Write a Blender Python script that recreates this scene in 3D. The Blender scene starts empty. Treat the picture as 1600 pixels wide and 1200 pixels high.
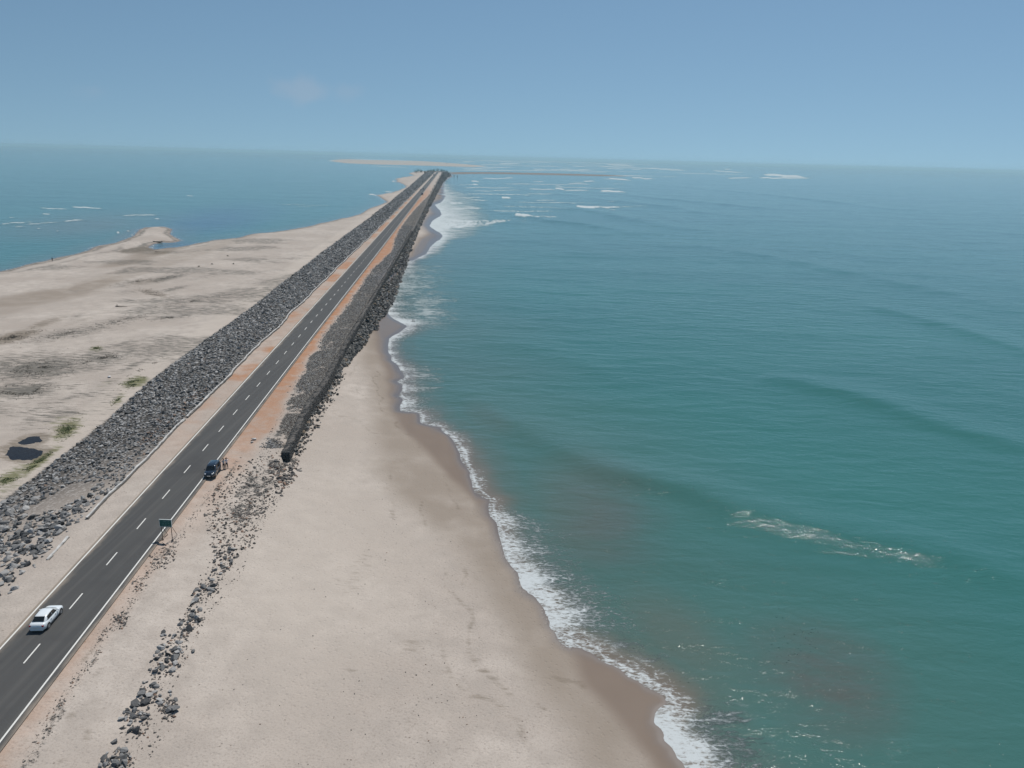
import bpy, bmesh, math, random
import numpy as np
from mathutils import Vector, Matrix, Euler
random.seed(7)
RNG = np.random.default_rng(11)
C = bpy.context.scene.collection
FPX, PITCH, ROLL = 1217.0, math.radians(16.2), math.atan(42 / 1600)
CAMZ, RZ = 49.5, 3.5          # eye height and road height above the sea
SL = 0.0827                   # the causeway runs along x = t - SL*y
SUN_EL, SUN_AZ = math.radians(63), math.radians(28)   # azimuth to the right of +Y

# ------------------------------------------------------------------ camera maths
def ray(px, py):
    x = (np.asarray(px, float) - 800) / FPX; y = -(np.asarray(py, float) - 600) / FPX
    c, s = math.cos(ROLL), math.sin(ROLL)
    xl = x * c - y * s; yl = x * s + y * c
    return xl, math.cos(PITCH) + yl * math.sin(PITCH), -math.sin(PITCH) + yl * math.cos(PITCH)
def P(px, py, z=0.0):
    a, b, u = ray(px, py); h = CAMZ - z
    return -a / u * h, -b / u * h
def proj(x, y, z):
    dz = z - CAMZ
    d = y * math.cos(PITCH) - dz * math.sin(PITCH)
    yl = (y * math.sin(PITCH) + dz * math.cos(PITCH)) / d
    xl = x / d
    c, s = math.cos(ROLL), math.sin(ROLL)
    return 800 + FPX * (xl * c + yl * s), 600 - FPX * (yl * c - xl * s)

# ------------------------------------------------------------------ numpy noise
def _hash(i, j, seed):
    n = (i * 374761393 + j * 668265263 + seed * 1442695041) & 0xffffffff
    n = ((n ^ (n >> 13)) * 1274126177) & 0xffffffff
    return ((n ^ (n >> 16)) & 0xffff) / 65535.0
def vn(x, y, seed=0):
    xi = np.floor(x).astype(np.int64); yi = np.floor(y).astype(np.int64)
    fx = x - xi; fy = y - yi; fx = fx * fx * (3 - 2 * fx); fy = fy * fy * (3 - 2 * fy)
    a = _hash(xi, yi, seed); b = _hash(xi + 1, yi, seed); c = _hash(xi, yi + 1, seed); d = _hash(xi + 1, yi + 1, seed)
    return (a * (1 - fx) + b * fx) * (1 - fy) + (c * (1 - fx) + d * fx) * fy
def fbm(x, y, seed=0, o=4):
    v = 0; a = .5
    for k in range(o): v = v + a * vn(x * 2 ** k, y * 2 ** k, seed + k); a *= .5
    return v / (1 - .5 ** o)
def sst(a, b, x):
    t = np.clip((x - a) / (b - a), 0, 1); return t * t * (3 - 2 * t)
def lerp_t(tab):
    ys = [p[0] for p in tab]; ts = [p[1] for p in tab]
    return lambda y: np.interp(y, ys, ts)

# ------------------------------------------------------------------ traced outlines (pixels -> sea level)
def W(pts, z=0.0):
    a = np.array(pts, float); x, y = P(a[:, 0], a[:, 1], z); return np.stack([x, y], 1)
LEFT = [(0,423),(80,407),(117,397.5),(175,380),(205,369),(216,358.5),(230,355.5),(250,354.5),(268,358.5),(262,366),(272,371),(286,376.5),(270,379.5),
        (252,378.5),(238,381),(226,386),(240,391),(275,386.5),(317,379),(360,372.5),(400,366),(455,358),(500,349),(543,340),(579,326),(601,315.5),(592,308.5),(587,304.5),(600,302.5),(614,301),
        (624,298.5),(637,290.5),(628,286.5),(618,283),(622,278.5),(640,276),(647,273.5),(638,271.5),(644,269),(654,267.6),(664,267.2)]
RIGHT = [(697,267.8),(704,269.5),(706,272),(708,277),(694,282.5),(693,287),(697,301),(695,309),(676,320),(684,335),(674,344),(669,353),(677,361),(686,369),(676,378),(661,395),
         (646,406),(638,409),(627,430),(614,445),(609,460),(609,480),(614,489),(622,495),(641,510),(632,520),(618,529),(614,540),(615,555),(622,567),(630,580),
         (629,597),(640,612),(630,627),(631,641),(650,646),(660,657),(685,667),(710,682),(720,699),(737,725),(745,737),(749,758),(766,783),(778,817),(795,846),
         (814,883),(824,908),(845,927),(857,942),(870,979),(899,1004),(953,1029),(1012,1054),(1041,1075),(1053,1100),(1047,1125),(1049,1154),(1068,1180),(1087,1200)]
def jitter(A, amp):
    out = []
    for k in range(len(A) - 1):
        n = 3
        for q in range(n):
            t = q / n; p = A[k] * (1 - t) + A[k + 1] * t
            d = math.hypot(*p); a = amp * min(d / 90, 4)
            p = p + a * (np.array([vn(np.array([p[0] * .3 / max(1, d / 200)]), np.array([p[1] * .3 / max(1, d / 200)]), 3)[0], vn(np.array([p[0] * .3 / max(1, d / 200)]), np.array([p[1] * .3 / max(1, d / 200)]), 8)[0]]) - .5)
            out.append(p)
    out.append(A[-1]); return np.array(out)
WL = jitter(W(LEFT), 1.2); WR = jitter(W(RIGHT), 1.6)
LAND = np.concatenate([[[-700, -300]], [[-480, -20]], WL, WR, [[21, 45], [30, 20], [42, -40], [70, -300]]])
BANKS = [W([(516,251.5),(530,249),(570,248),(620,249.5),(680,253),(720,256),(760,259.5),(740,261),(690,259.5),(640,258),(590,257),(540,255)]),
         W([(703,269.2),(760,269.2),(830,270.4),(900,272),(960,274),(985,275.4),(960,275.4),(900,274.2),(830,272.6),(760,271.4),(703,272.5)])]
def sdf(x, y, poly):
    x = np.asarray(x, float); y = np.asarray(y, float); sh = x.shape; x = x.ravel(); y = y.ravel()
    n = len(poly)
    if len(x) * n < 4e6:
        A = poly; B = np.roll(poly, -1, 0); E = B - A; X = x[:, None]; Y = y[:, None]
        u = np.clip(((X - A[:, 0]) * E[:, 0] + (Y - A[:, 1]) * E[:, 1]) / ((E ** 2).sum(1) + 1e-9), 0, 1)
        b = ((X - A[:, 0] - u * E[:, 0]) ** 2 + (Y - A[:, 1] - u * E[:, 1]) ** 2).min(1)
        dy_ = np.where(E[:, 1] == 0, 1e-12, E[:, 1])
        c = ((A[:, 1] > Y) != (B[:, 1] > Y)) & (X < A[:, 0] + (Y - A[:, 1]) * E[:, 0] / dy_)
        return (np.where(c.sum(1) % 2 == 1, 1, -1) * np.sqrt(b)).reshape(sh)
    if len(x) > 200000:
        out = np.empty(len(x)); st = 20000
        for k0 in range(0, len(x), st): out[k0:k0 + st] = sdf_block(x[k0:k0 + st], y[k0:k0 + st], poly)
        return out.reshape(sh)
    return sdf_block(x, y, poly).reshape(sh)
def sdf_block(x, y, poly):
    # far-away segments cannot be nearest: cull by distance to the block's box
    n = len(poly); A = poly; B = np.roll(poly, -1, 0); sh = x.shape
    lo = np.array([x.min(), y.min()]); hi = np.array([x.max(), y.max()]); mn = np.minimum(A, B); mxx = np.maximum(A, B)
    gap = np.maximum(np.maximum(mn - hi, lo - mxx), 0); dmin = np.hypot(gap[:, 0], gap[:, 1])
    far = np.maximum(np.abs(A - lo), np.abs(A - hi)); dmax = np.hypot(far[:, 0], far[:, 1]).min()
    near = dmin <= dmax; cross = (mxx[:, 1] >= lo[1]) & (mn[:, 1] <= hi[1]) & (mxx[:, 0] >= lo[0])
    best = np.full(x.shape, 1e18); ins = np.zeros(x.shape, bool)
    for k in range(n):
        ax, ay = poly[k]; bx, by = poly[(k + 1) % n]; ex, ey = bx - ax, by - ay
        if near[k]:
            L2 = ex * ex + ey * ey + 1e-9
            u = np.clip(((x - ax) * ex + (y - ay) * ey) / L2, 0, 1)
            dx = x - ax - u * ex; dy = y - ay - u * ey
            np.minimum(best, dx * dx + dy * dy, out=best)
        if ay != by and cross[k]:
            c = ((ay > y) != (by > y)); xi = ax + (y - ay) * ex / (by - ay); ins ^= c & (x < xi)
    return (np.where(ins, 1, -1) * np.sqrt(best)).reshape(sh)
tToe = lerp_t([(60,-62.8),(124,-63),(163,-65),(250,-64.2),(390,-65),(566,-64),(816,-65),(1500,-68),(2017,-73),(2480,-74)])
tWhite0 = lerp_t([(60,-46.2),(100,-46.8),(152,-47),(222,-47.2),(351,-47.2),(519,-46.4),(2500,-46.2)])
def tWhite(y): return tWhite0(y) + .30 * np.sin(y * .13) * sst(60, 200, y) + .9 * (fbm(y * .11, y * 0, 19, 4) - .5)
tWall = lerp_t([(110,-26.4),(124,-26.9),(141,-27.3),(156,-26.5),(196,-26.7),(277,-26.1),(515,-24.7),(865,-25.2),(2500,-25.0)])
tRt = lerp_t([(110,-26.2),(150,-26.0),(168,-25.2),(205,-22.8),(262,-20.3),(330,-20.8),(513,-22),(825,-21),(1000,-19),(1500,-16),(1900,-8),(2060,0),(2300,-2),(2480,-8)])
tL, tR = -42.75, -35.95
tRr = lerp_t([(40,-35.95),(200,-35.9),(400,-35.3),(2500,-35.2)])
gx, gy = P(*np.array([(433,660),(442,643),(452,612.5),(472,582.5),(480,557),(495,545),(505,525),(525,497),(545,472),(570,437),(587,415),(612,392),(622,362),(631,346),(654,320),(669,305)]).T, RZ - .1)
_o = np.argsort(gy); gtab_y, gtab_t = gy[_o], (gx + SL * gy)[_o]
def tGrav(y): return np.interp(y, gtab_y, gtab_t) + 1.6 * (fbm(y * .12, y * 0, 5) - .5)

def land_sd(x, y):
    d = sdf(x, y, LAND)
    if np.max(y) > 1500:
        for b in BANKS: d = np.maximum(d, sdf(x, y, b))
    r = np.hypot(x, y); k = np.clip(r / 110, .8, 9)
    wob = (fbm(x * .38 / k, y * .38 / k, 13, 4) - .5) * 1.9 * k * np.clip(r / 60, .7, 1)
    return d + wob * sst(14, 2, np.abs(d) / k)
def height(x, y, d=None):
    if d is None: d = land_sd(x, y)
    t = x + SL * y
    dp = np.maximum(d, 0)
    # beach on the open-sea side: rises from the waterline to the road shoulder
    tt = np.maximum(t - tRr(y), 0)
    fr = dp / (dp + tt + 1e-3)
    zr = 3.42 * np.power(fr, 1.25) + (fbm(x * .07, y * .07, 21) - .5) * .5 * sst(.15, .5, fr) * sst(2, 12, tt)
    zr = zr + (fbm(x * .5, y * .5, 31) - .5) * .10 * sst(.2, .5, fr) * sst(1, 5, tt)
    # platform behind the gabion wall, riprap in front of it
    w = sst(100, 120, y); wall = tWall(y)
    plat = 3.36
    slope = np.clip((tRt(y) - t) / np.maximum(tRt(y) - wall, .3), 0, 1)
    zslope = zr + (plat - .9 - zr) * slope * sst(150, 172, y)
    z_in = np.where(t < wall, zr * (1 - w) + plat * w, np.where(y > 148, np.maximum(zr, zslope), zr))
    # lagoon side
    toe = tToe(y); wh = tWhite(y)
    flat = 1.15 + (fbm(x * .02, y * .02, 41) - .5) * .9 + (fbm(x * .12, y * .12, 51) - .5) * .35
    flat = np.minimum(flat, .07 * dp + .06)
    k = np.clip((t - toe) / (wh - toe), 0, 1)
    zl = np.where(t < toe, flat, flat + (RZ - .06 - flat) * np.power(k, .9))
    z = np.where(t < (tL + tR) / 2, zl, z_in)
    onroad = (t > wh) & (t < tRr(y))
    z = np.where(onroad, RZ - .07 - .0 * t, z)
    far = y > 2490
    z = np.where(far & (t > -400), np.minimum(.05 * dp, 1.2), z)
    z = np.where(onroad & (t > tL - .15) & (t < tRr(y) + .15) & (y < 2490), RZ - .3, z)
    z = np.where(d < 0, np.maximum(.09 * d, -3), z)
    # shallow ponds on the lagoon flats
    for pol in PONDS:
        pd = sdf(x, y, pol) + (fbm(x * .7, y * .7, 201) - .5) * 2.2; z = np.where(pd > -1.5, z * sst(0, -1.5, pd) + PZ * (1 - sst(0, -1.5, pd)) - .12 * sst(0, .8, pd), z)
    return z
PZ = 1.05
PONDS = []
for s_ in ([(7,710),(15,700),(32,695),(50,700),(61,706),(60,711),(47,720),(30,722),(12,716)], [(28,694),(42,681),(57,679),(72,684),(66,691),(50,694),(35,695)]):
    PONDS.append(jitter(np.concatenate([W(s_, PZ), W(s_[:1], PZ)]), .9)[:-1])
INLET = W([(227,385),(240,390),(250,391),(240,394),(215,397),(190,398.5),(185,396),(205,389)])
def G(px, py):
    z = np.full(np.shape(np.asarray(px, float)), 2.0)
    for _ in range(5):
        x, y = P(px, py, z); z = height(np.atleast_1d(x), np.atleast_1d(y)).reshape(np.shape(z)); 
    x, y = P(px, py, z); return x, y, z
def H1(x, y): return float(height(np.array([x]), np.array([y]))[0])
def G1(px, py): x, y, z = G(np.array([px]), np.array([py])); return float(x[0]), float(y[0]), float(z[0])

# ------------------------------------------------------------------ node helpers
class NT:
    def __init__(s, name):
        s.m = bpy.data.materials.new(name); s.m.use_nodes = True; s.t = s.m.node_tree; s.t.nodes.clear()
        s.out = s.n('ShaderNodeOutputMaterial')
    def n(s, typ, **kw):
        n = s.t.nodes.new(typ)
        for k, v in kw.items():
            if hasattr(n, k): setattr(n, k, v)
        return n
    def l(s, a, b): s.t.links.new(a, b)
    def set(s, sock, v):
        if isinstance(v, bpy.types.NodeSocket): s.l(v, sock)
        elif isinstance(v, (tuple, list)) and len(v) == 3 and sock.type == 'RGBA': sock.default_value = (*v, 1)
        else: sock.default_value = v
    def attr(s, name): n = s.n('ShaderNodeAttribute'); n.attribute_name = name; return n.outputs['Fac']
    def pos(s, scale=(1, 1, 1), rot=0):
        g = s.n('ShaderNodeNewGeometry'); mp = s.n('ShaderNodeMapping'); s.l(g.outputs['Position'], mp.inputs[0])
        mp.inputs['Scale'].default_value = scale; mp.inputs['Rotation'].default_value = (0, 0, rot); return mp.outputs[0]
    def noise(s, vec, scale, detail=4, rough=.55, dist=0):
        n = s.n('ShaderNodeTexNoise'); s.l(vec, n.inputs['Vector']); n.inputs['Scale'].default_value = scale
        n.inputs['Detail'].default_value = detail; n.inputs['Roughness'].default_value = rough; n.inputs['Distortion'].default_value = dist
        return n.outputs['Fac']
    def vor(s, vec, scale, feature='F1', out='Distance', rnd=1):
        n = s.n('ShaderNodeTexVoronoi', feature=feature); s.l(vec, n.inputs['Vector']); n.inputs['Scale'].default_value = scale
        n.inputs['Randomness'].default_value = rnd; return n.outputs[out]
    def math(s, op, a, b=0.0, c=0.0, clamp=False):
        n = s.n('ShaderNodeMath', operation=op); n.use_clamp = clamp
        s.set(n.inputs[0], a); s.set(n.inputs[1], b); s.set(n.inputs[2], c); return n.outputs[0]
    def mr(s, v, a, b, c=0.0, d=1.0, smooth=True):
        n = s.n('ShaderNodeMapRange'); n.interpolation_type = 'SMOOTHSTEP' if smooth else 'LINEAR'
        s.set(n.inputs[0], v)
        for k, q in enumerate((a, b, c, d)): s.set(n.inputs[k + 1], q)
        return n.outputs[0]
    def mix(s, f, a, b):
        n = s.n('ShaderNodeMix', data_type='RGBA'); s.set(n.inputs[0], f); s.set(n.inputs[6], a); s.set(n.inputs[7], b); return n.outputs[2]
    def bump(s, h, dist, strength=1.0, normal=None):
        n = s.n('ShaderNodeBump'); s.l(h, n.inputs['Height']); n.inputs['Distance'].default_value = dist
        s.set(n.inputs['Strength'], strength)
        if normal: s.l(normal, n.inputs['Normal'])
        return n.outputs[0]
    def bsdf(s, col, rough=.8, metal=0.0, normal=None, **kw):
        b = s.n('ShaderNodeBsdfPrincipled'); s.set(b.inputs['Base Color'], col); s.set(b.inputs['Roughness'], rough); s.set(b.inputs['Metallic'], metal)
        if normal: s.l(normal, b.inputs['Normal'])
        for k, v in kw.items(): s.set(b.inputs[k.replace('_', ' ')], v)
        s.l(b.outputs[0], s.out.inputs[0]); return s.m
def plain(name, col, rough=.6, metal=0.0, var=.15, sc=3.0, **kw):
    n = NT(name); f = n.noise(n.pos(), sc, 3)
    dark = tuple(c * (1 - var) for c in col); lite = tuple(min(1, c * (1 + var)) for c in col)
    return n.bsdf(n.mix(f, dark, lite), rough, metal, **kw)

# ------------------------------------------------------------------ materials
def mat_sand():
    n = NT('sand'); p = n.pos()
    big = n.noise(p, .035, 5, .6); mid = n.noise(p, .35, 5, .6); fine = n.noise(p, 5, 4, .65); streak = n.noise(n.pos((.25, 1, 1), .25), .6, 5, .62)
    col = n.mix(n.mr(big, .35, .65), (.378, .326, .282), (.485, .43, .378))
    col = n.mix(n.mr(mid, .3, .75), col, (.36, .315, .275))
    col = n.mix(n.mr(fine, .47, .75, 0, .6), col, (.24, .20, .17))
    # scattered specks of weed, shell and dry scrub
    sp = n.vor(p, 1.1); spk = n.math('MULTIPLY', n.mr(sp, .13, .05), n.mr(n.noise(p, .22, 3), .5, .62))
    col = n.mix(n.math('MULTIPLY', spk, .8), col, (.11, .085, .07))
    sp2 = n.vor(p, 3.2); spk2 = n.math('MULTIPLY', n.mr(sp2, .16, .06), n.mr(n.noise(p, .13, 4), .48, .6))
    col = n.mix(n.math('MULTIPLY', spk2, .55), col, (.15, .12, .10))
    pale = n.attr('pale'); col = n.mix(n.math('MULTIPLY', pale, .7), col, (.46, .405, .35))
    damp = n.math('MULTIPLY', n.attr('damp'), n.mr(n.noise(p, .12, 5), .25, .6, .55, 1)); col = n.mix(damp, col, (.265, .222, .182))
    orange = n.attr('orange'); om = n.math('MULTIPLY', orange, n.mr(n.noise(p, .3, 5, .65), .25, .62, .35, 1))
    col = n.mix(n.math('MULTIPLY', om, .92), col, n.mix(n.noise(p, .9, 4), (.36, .140, .055), (.36, .185, .092)))
    st2g = n.noise(n.pos((.35, 1, 1), .2), .9, 6, .7)
    gr = n.attr('grass'); gm = n.mr(n.math('ADD', gr, n.math('MULTIPLY', n.math('SUBTRACT', st2g, .5), 2.2)), .35, .95)
    gm = n.math('MULTIPLY', gm, n.mr(gr, 0, .15)); col = n.mix(gm, col, n.mix(fine, (.095, .105, .045), (.22, .205, .12)))
    dk = n.attr('weed'); st2 = n.noise(n.pos((.22, 1, 1), .12), 1.6, 6, .7)
    dm = n.mr(n.math('ADD', dk, n.math('MULTIPLY', n.math('SUBTRACT', st2, .5), 3.6)), .22, 1.0)
    dm = n.math('MULTIPLY', dm, n.mr(dk, 0, .2)); col = n.mix(n.math('MULTIPLY', dm, .92), col, n.mix(mid, (.075, .074, .068), (.16, .145, .12)))
    br = n.attr('brown'); bm_ = n.mr(n.math('ADD', br, n.math('MULTIPLY', n.math('SUBTRACT', st2, .5), 1.6)), .4, 1.0)
    bm_ = n.math('MULTIPLY', bm_, n.mr(br, 0, .15)); col = n.mix(n.math('MULTIPLY', bm_, .75), col, (.150, .122, .09))
    # grey chippings
    gv = n.attr('gravel'); vc = n.vor(p, 4.5, out='Color'); sep = n.n('ShaderNodeSeparateColor'); n.l(vc, sep.inputs[0]); vd = n.vor(p, 4.5)
    stone = n.mix(sep.outputs[0], (.08, .08, .078), (.34, .33, .30)); stone = n.mix(n.mr(vd, .35, .6), stone, (.05, .04, .035))
    gmk = n.mr(n.math('ADD', gv, n.math('MULTIPLY', n.math('SUBTRACT', n.noise(p, .9, 6, .7), .5), 1.5)), .42, .62)
    gmk = n.math('MULTIPLY', gmk, n.mr(gv, 0, .12)); col = n.mix(gmk, col, stone)
    rub = n.attr('rubble'); vc2 = n.vor(p, 2.0, out='Color'); sep2 = n.n('ShaderNodeSeparateColor'); n.l(vc2, sep2.inputs[0])
    rk = n.mix(sep2.outputs[1], (.05, .05, .05), (.30, .295, .285)); rk = n.mix(n.mr(n.vor(p, 2.0), .3, .55), rk, (.02, .02, .02)); col = n.mix(rub, col, rk)
    wet = n.attr('wet'); wcol = n.mix(n.noise(p, .2, 3), (.172, .132, .104), (.195, .152, .120)); col = n.mix(wet, col, wcol)
    vw = n.attr('soaked'); col = n.mix(n.math('MULTIPLY', vw, .85), col, (.125, .104, .093))
    rough = n.mr(n.math('MAXIMUM', n.math('MULTIPLY', wet, .45), vw), 0, 1, .95, .28, False)
    h = n.math('ADD', n.math('MULTIPLY', fine, .35), n.math('MULTIPLY', mid, .9)); foot = n.vor(p, 1.7); h = n.math('ADD', h, n.math('MULTIPLY', n.mr(foot, .0, .35), .35))
    h = n.math('ADD', h, n.math('MULTIPLY', gmk, n.math('MULTIPLY', vd, -1.2)))
    amp = n.mr(wet, 0, 1, 1, .05)
    return n.bsdf(col, rough, 0, n.bump(h, .16, n.math('MULTIPLY', amp, .8)), Specular_IOR_Level=n.mr(vw, 0, 1, .15, .5))
def mat_water():
    n = NT('sea_water'); 
    wx = n.pos((.55, 1.25, 1), .12); p = n.pos()
    big = n.noise(n.pos((.4, 1, 1), .1), .012, 4, .5)
    col = n.mix(n.mr(big, .3, .7), (.028, .122, .112), (.036, .143, .130))
    col = n.mix(n.attr('lagoon'), col, n.mix(n.mr(big, .3, .7), (.022, .132, .126), (.029, .150, .142)))
    col = n.mix(n.attr('deep'), col, (.022, .085, .15))
    tb = n.attr('turbid'); tn = n.noise(n.pos((.6, 1, 1), .5), .05, 5, .6)
    tbm = n.math('MULTIPLY', tb, n.mr(tn, .2, .7, .72, 1))
    col = n.mix(n.math('MULTIPLY', tbm, .85), col, (.105, .112, .092))
    col = n.mix(n.math('MULTIPLY', n.attr('silt'), n.mr(n.noise(n.pos((.5, 1, 1), -.4), .12, 6, .7), .3, .62, .25, .85)), col, (.088, .090, .082))
    col = n.mix(n.attr('shallow'), col, (.165, .13, .105))
    # foam: a lacy web, streaked across the beach
    fa = n.attr('foam')
    f1 = n.noise(n.pos((.6, 1.2, 1), .1), 2.1, 8, .72, .6); f2 = n.noise(n.pos((.3, 1.0, 1), .05), .16, 7, .72, .4)
    web = n.vor(n.pos((.7, 1.6, 1), .2), 1.3, 'DISTANCE_TO_EDGE'); webm = n.mr(web, .16, .0)
    fsum = n.math('ADD', n.math('MULTIPLY', n.math('SUBTRACT', f1, .5), 1.9), n.math('MULTIPLY', n.math('SUBTRACT', f2, .5), 1.5)); farb = n.attr('farfoam'); f3 = n.noise(n.pos((.42, .06, 1), .0), 1.0, 6, .7); fa = n.math('ADD', fa, n.math('MULTIPLY', farb, n.math('ADD', 1.0, n.math('MULTIPLY', n.math('SUBTRACT', f3, .5), 10.0))))
    fm = n.mr(n.math('ADD', fa, n.math('ADD', fsum, n.math('MULTIPLY', webm, .16))), .62, 1.12)
    fm = n.math('MULTIPLY', fm, n.mr(fa, 0.0, .3))
    lacy = n.attr('lacy'); l1 = n.noise(n.pos((.38, .9, 1), .05), .75, 9, .85, .4); l2 = n.noise(n.pos((.3, .9, 1)), .1, 4, .6)
    lm = n.mr(n.math('ADD', n.math('MULTIPLY', lacy, .42), n.math('ADD', n.math('MULTIPLY', n.math('SUBTRACT', l1, .5), 2.6), n.math('MULTIPLY', n.math('SUBTRACT', l2, .5), .9))), .22, .60)
    lm = n.math('MULTIPLY', n.math('MULTIPLY', lm, n.mr(lacy, 0, .3)), .7)
    ft = n.math('MAXIMUM', fm, lm)
    col = n.mix(n.math('MULTIPLY', ft, .88), col, (.52, .56, .57))
    w1 = n.noise(wx, .22, 3, .5, .3); w2 = n.noise(n.pos((.7, 1.3, 1), -.2), .9, 4, .6, .4); w3 = n.noise(n.pos((.8, 1.2, 1), .3), 4.5, 3, .6)
    h = n.math('ADD', n.math('MULTIPLY', w1, .9), n.math('ADD', n.math('MULTIPLY', w2, .26), n.math('MULTIPLY', w3, .07)))
    h = n.math('ADD', h, n.math('MULTIPLY', n.math('MULTIPLY', n.mr(n.math('ADD', n.attr('chop'), n.math('MULTIPLY', n.math('SUBTRACT', n.noise(n.pos((.7, 1.4, 1), .3), .9, 4, .7), .5), 2.4)), .45, .9), n.mr(n.attr('chop'), 0, .1)), n.math('MULTIPLY', n.mr(n.vor(n.pos((1, 1.5, 1)), 1.5), .24, 0, 0, 1, True), .34)))
    h = n.math('ADD', h, n.math('MULTIPLY', ft, .35))
    bs = n.bump(h, .38, n.mr(n.attr('calm'), 0, 1, 1, .15))
    return n.bsdf(col, n.mr(ft, 0, 1, .07, .8), 0, bs, IOR=1.26)
def mat_rock(name, dark, pale, brown, bumpd=.05):
    n = NT(name); p = n.pos(); tone = n.attr('tone')
    f = n.noise(p, 3.5, 5, .65)
    col = n.mix(n.math('ADD', n.math('MULTIPLY', tone, .85), n.math('MULTIPLY', n.math('SUBTRACT', f, .5), .5), clamp=True), dark, pale)
    col = n.mix(n.mr(tone, 1.2, 1.9), col, brown)
    col = n.mix(n.mr(n.noise(p, 9, 3), .6, .75, 0, .35), col, (.26, .23, .19))
    return n.bsdf(col, .85, 0, n.bump(n.noise(p, 7, 5, .7), bumpd))
def mat_asphalt():
    n = NT('asphalt'); p = n.pos()
    big = n.noise(n.pos((1.2, .05, 1), -.0827), .6, 4, .6); fine = n.noise(p, 18, 3, .7)
    col = n.mix(big, (.050, .050, .0505), (.078, .077, .074)); col = n.mix(n.mr(fine, .4, .8, 0, .5), col, (.085, .083, .08))
    tw = n.noise(n.pos((1.6, .03, 1), -.0827), 1.1, 3, .5); col = n.mix(n.mr(tw, .45, .7, 0, .5), col, (.095, .092, .087)); pt = n.noise(p, .12, 3); col = n.mix(n.mr(pt, .55, .7, 0, .35), col, (.042, .042, .044))
    e = n.attr('edge'); sandy = n.math('MULTIPLY', n.mr(n.math('ADD', e, n.math('MULTIPLY', n.math('SUBTRACT', n.noise(n.pos((1, .25, 1), -.08), .9, 6, .7), .5), .9)), .45, 1.0), .8)
    col = n.mix(sandy, col, (.30, .25, .20))
    return n.bsdf(col, .85, 0, n.bump(fine, .01), Specular_IOR_Level=.3)
def mat_line():
    n = NT('road_paint'); p = n.pos(); f = n.noise(p, 4, 5, .7)
    return n.bsdf(n.mix(n.mr(f, .55, .8, 0, .7), (.66, .65, .61), (.30, .28, .25)), .7)
M = {}
M['sand'] = mat_sand(); M['water'] = mat_water(); M['asphalt'] = mat_asphalt(); M['line'] = mat_line()
M['rock'] = mat_rock('grey_rock', (.042, .044, .046), (.42, .41, .395), (.22, .16, .125))
M['rock_sea'] = mat_rock('dark_sea_rock', (.024, .025, .026), (.24, .235, .22), (.22, .17, .12))
M['rock_dust'] = mat_rock('dusty_rock', (.06, .055, .052), (.22, .20, .18), (.22, .14, .10))
M['white_car'] = plain('white_car_paint', (.70, .74, .76), .22, 0, .03, 1, Coat_Weight=.6)
M['black_car'] = plain('dark_car_paint', (.012, .018, .030), .2, 0, .1, 1, Coat_Weight=.8)
M['grey_car'] = plain('grey_car_paint', (.12, .12, .13), .3, 0, .05, 1)
M['glass'] = plain('car_glass', (.010, .012, .013), .06, 0, .1, 1)
M['tyre'] = plain('tyre_rubber', (.02, .02, .02), .85)
M['rim'] = plain('alloy_rim', (.45, .46, .47), .3, .7)
M['trim'] = plain('black_trim', (.02, .02, .022), .55)
M['lamp'] = plain('headlamp_glass', (.65, .68, .7), .08)
M['red'] = plain('tail_lamp', (.35, .012, .01), .15)
M['plate'] = plain('plate_white', (.7, .7, .66), .5)
M['steel'] = plain('rusty_steel', (.10, .075, .06), .7, .2)
M['sign_green'] = plain('sign_green', (.006, .085, .075), .45, 0, .2, 5)
M['sign_white'] = plain('sign_white', (.62, .66, .64), .5)
M['cement'] = plain('whitewashed_cement', (.46, .45, .43), .85, 0, .45, 1.2)
M['plinth'] = plain('dark_plinth', (.10, .09, .08), .9, 0, .3, 3)
M['wire'] = plain('gabion_wire', (.13, .13, .13), .6, .5)
M['wood'] = plain('weathered_wood', (.055, .042, .032), .85, 0, .3, 4)
M['skin'] = plain('skin', (.20, .105, .065), .55); M['hair'] = plain('black_hair', (.012, .010, .010), .6)
M['shirt_grey'] = plain('grey_shirt', (.40, .41, .43), .85); M['shirt_white'] = plain('pale_shirt', (.72, .68, .70), .85)
M['trouser'] = plain('dark_trousers', (.022, .024, .032), .85); M['trouser_grey'] = plain('grey_trousers', (.055, .06, .055), .85)
M['leaf'] = plain('dark_foliage', (.035, .055, .025), .8, 0, .5, .7); M['bark'] = plain('bark', (.08, .06, .045), .9)
M['blade'] = plain('grass_blade', (.10, .12, .045), .8, 0, .4, 1.5)
M['twig'] = plain('dry_scrub', (.085, .075, .06), .9, 0, .4, 1.5)
M['thatch'] = plain('thatch', (.16, .12, .08), .95); M['wallw'] = plain('hut_wall', (.55, .52, .47), .85); M['tarp'] = plain('blue_tarp', (.06, .15, .25), .7)
M['litter'] = plain('white_plastic', (.7, .7, .7), .6)

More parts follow.
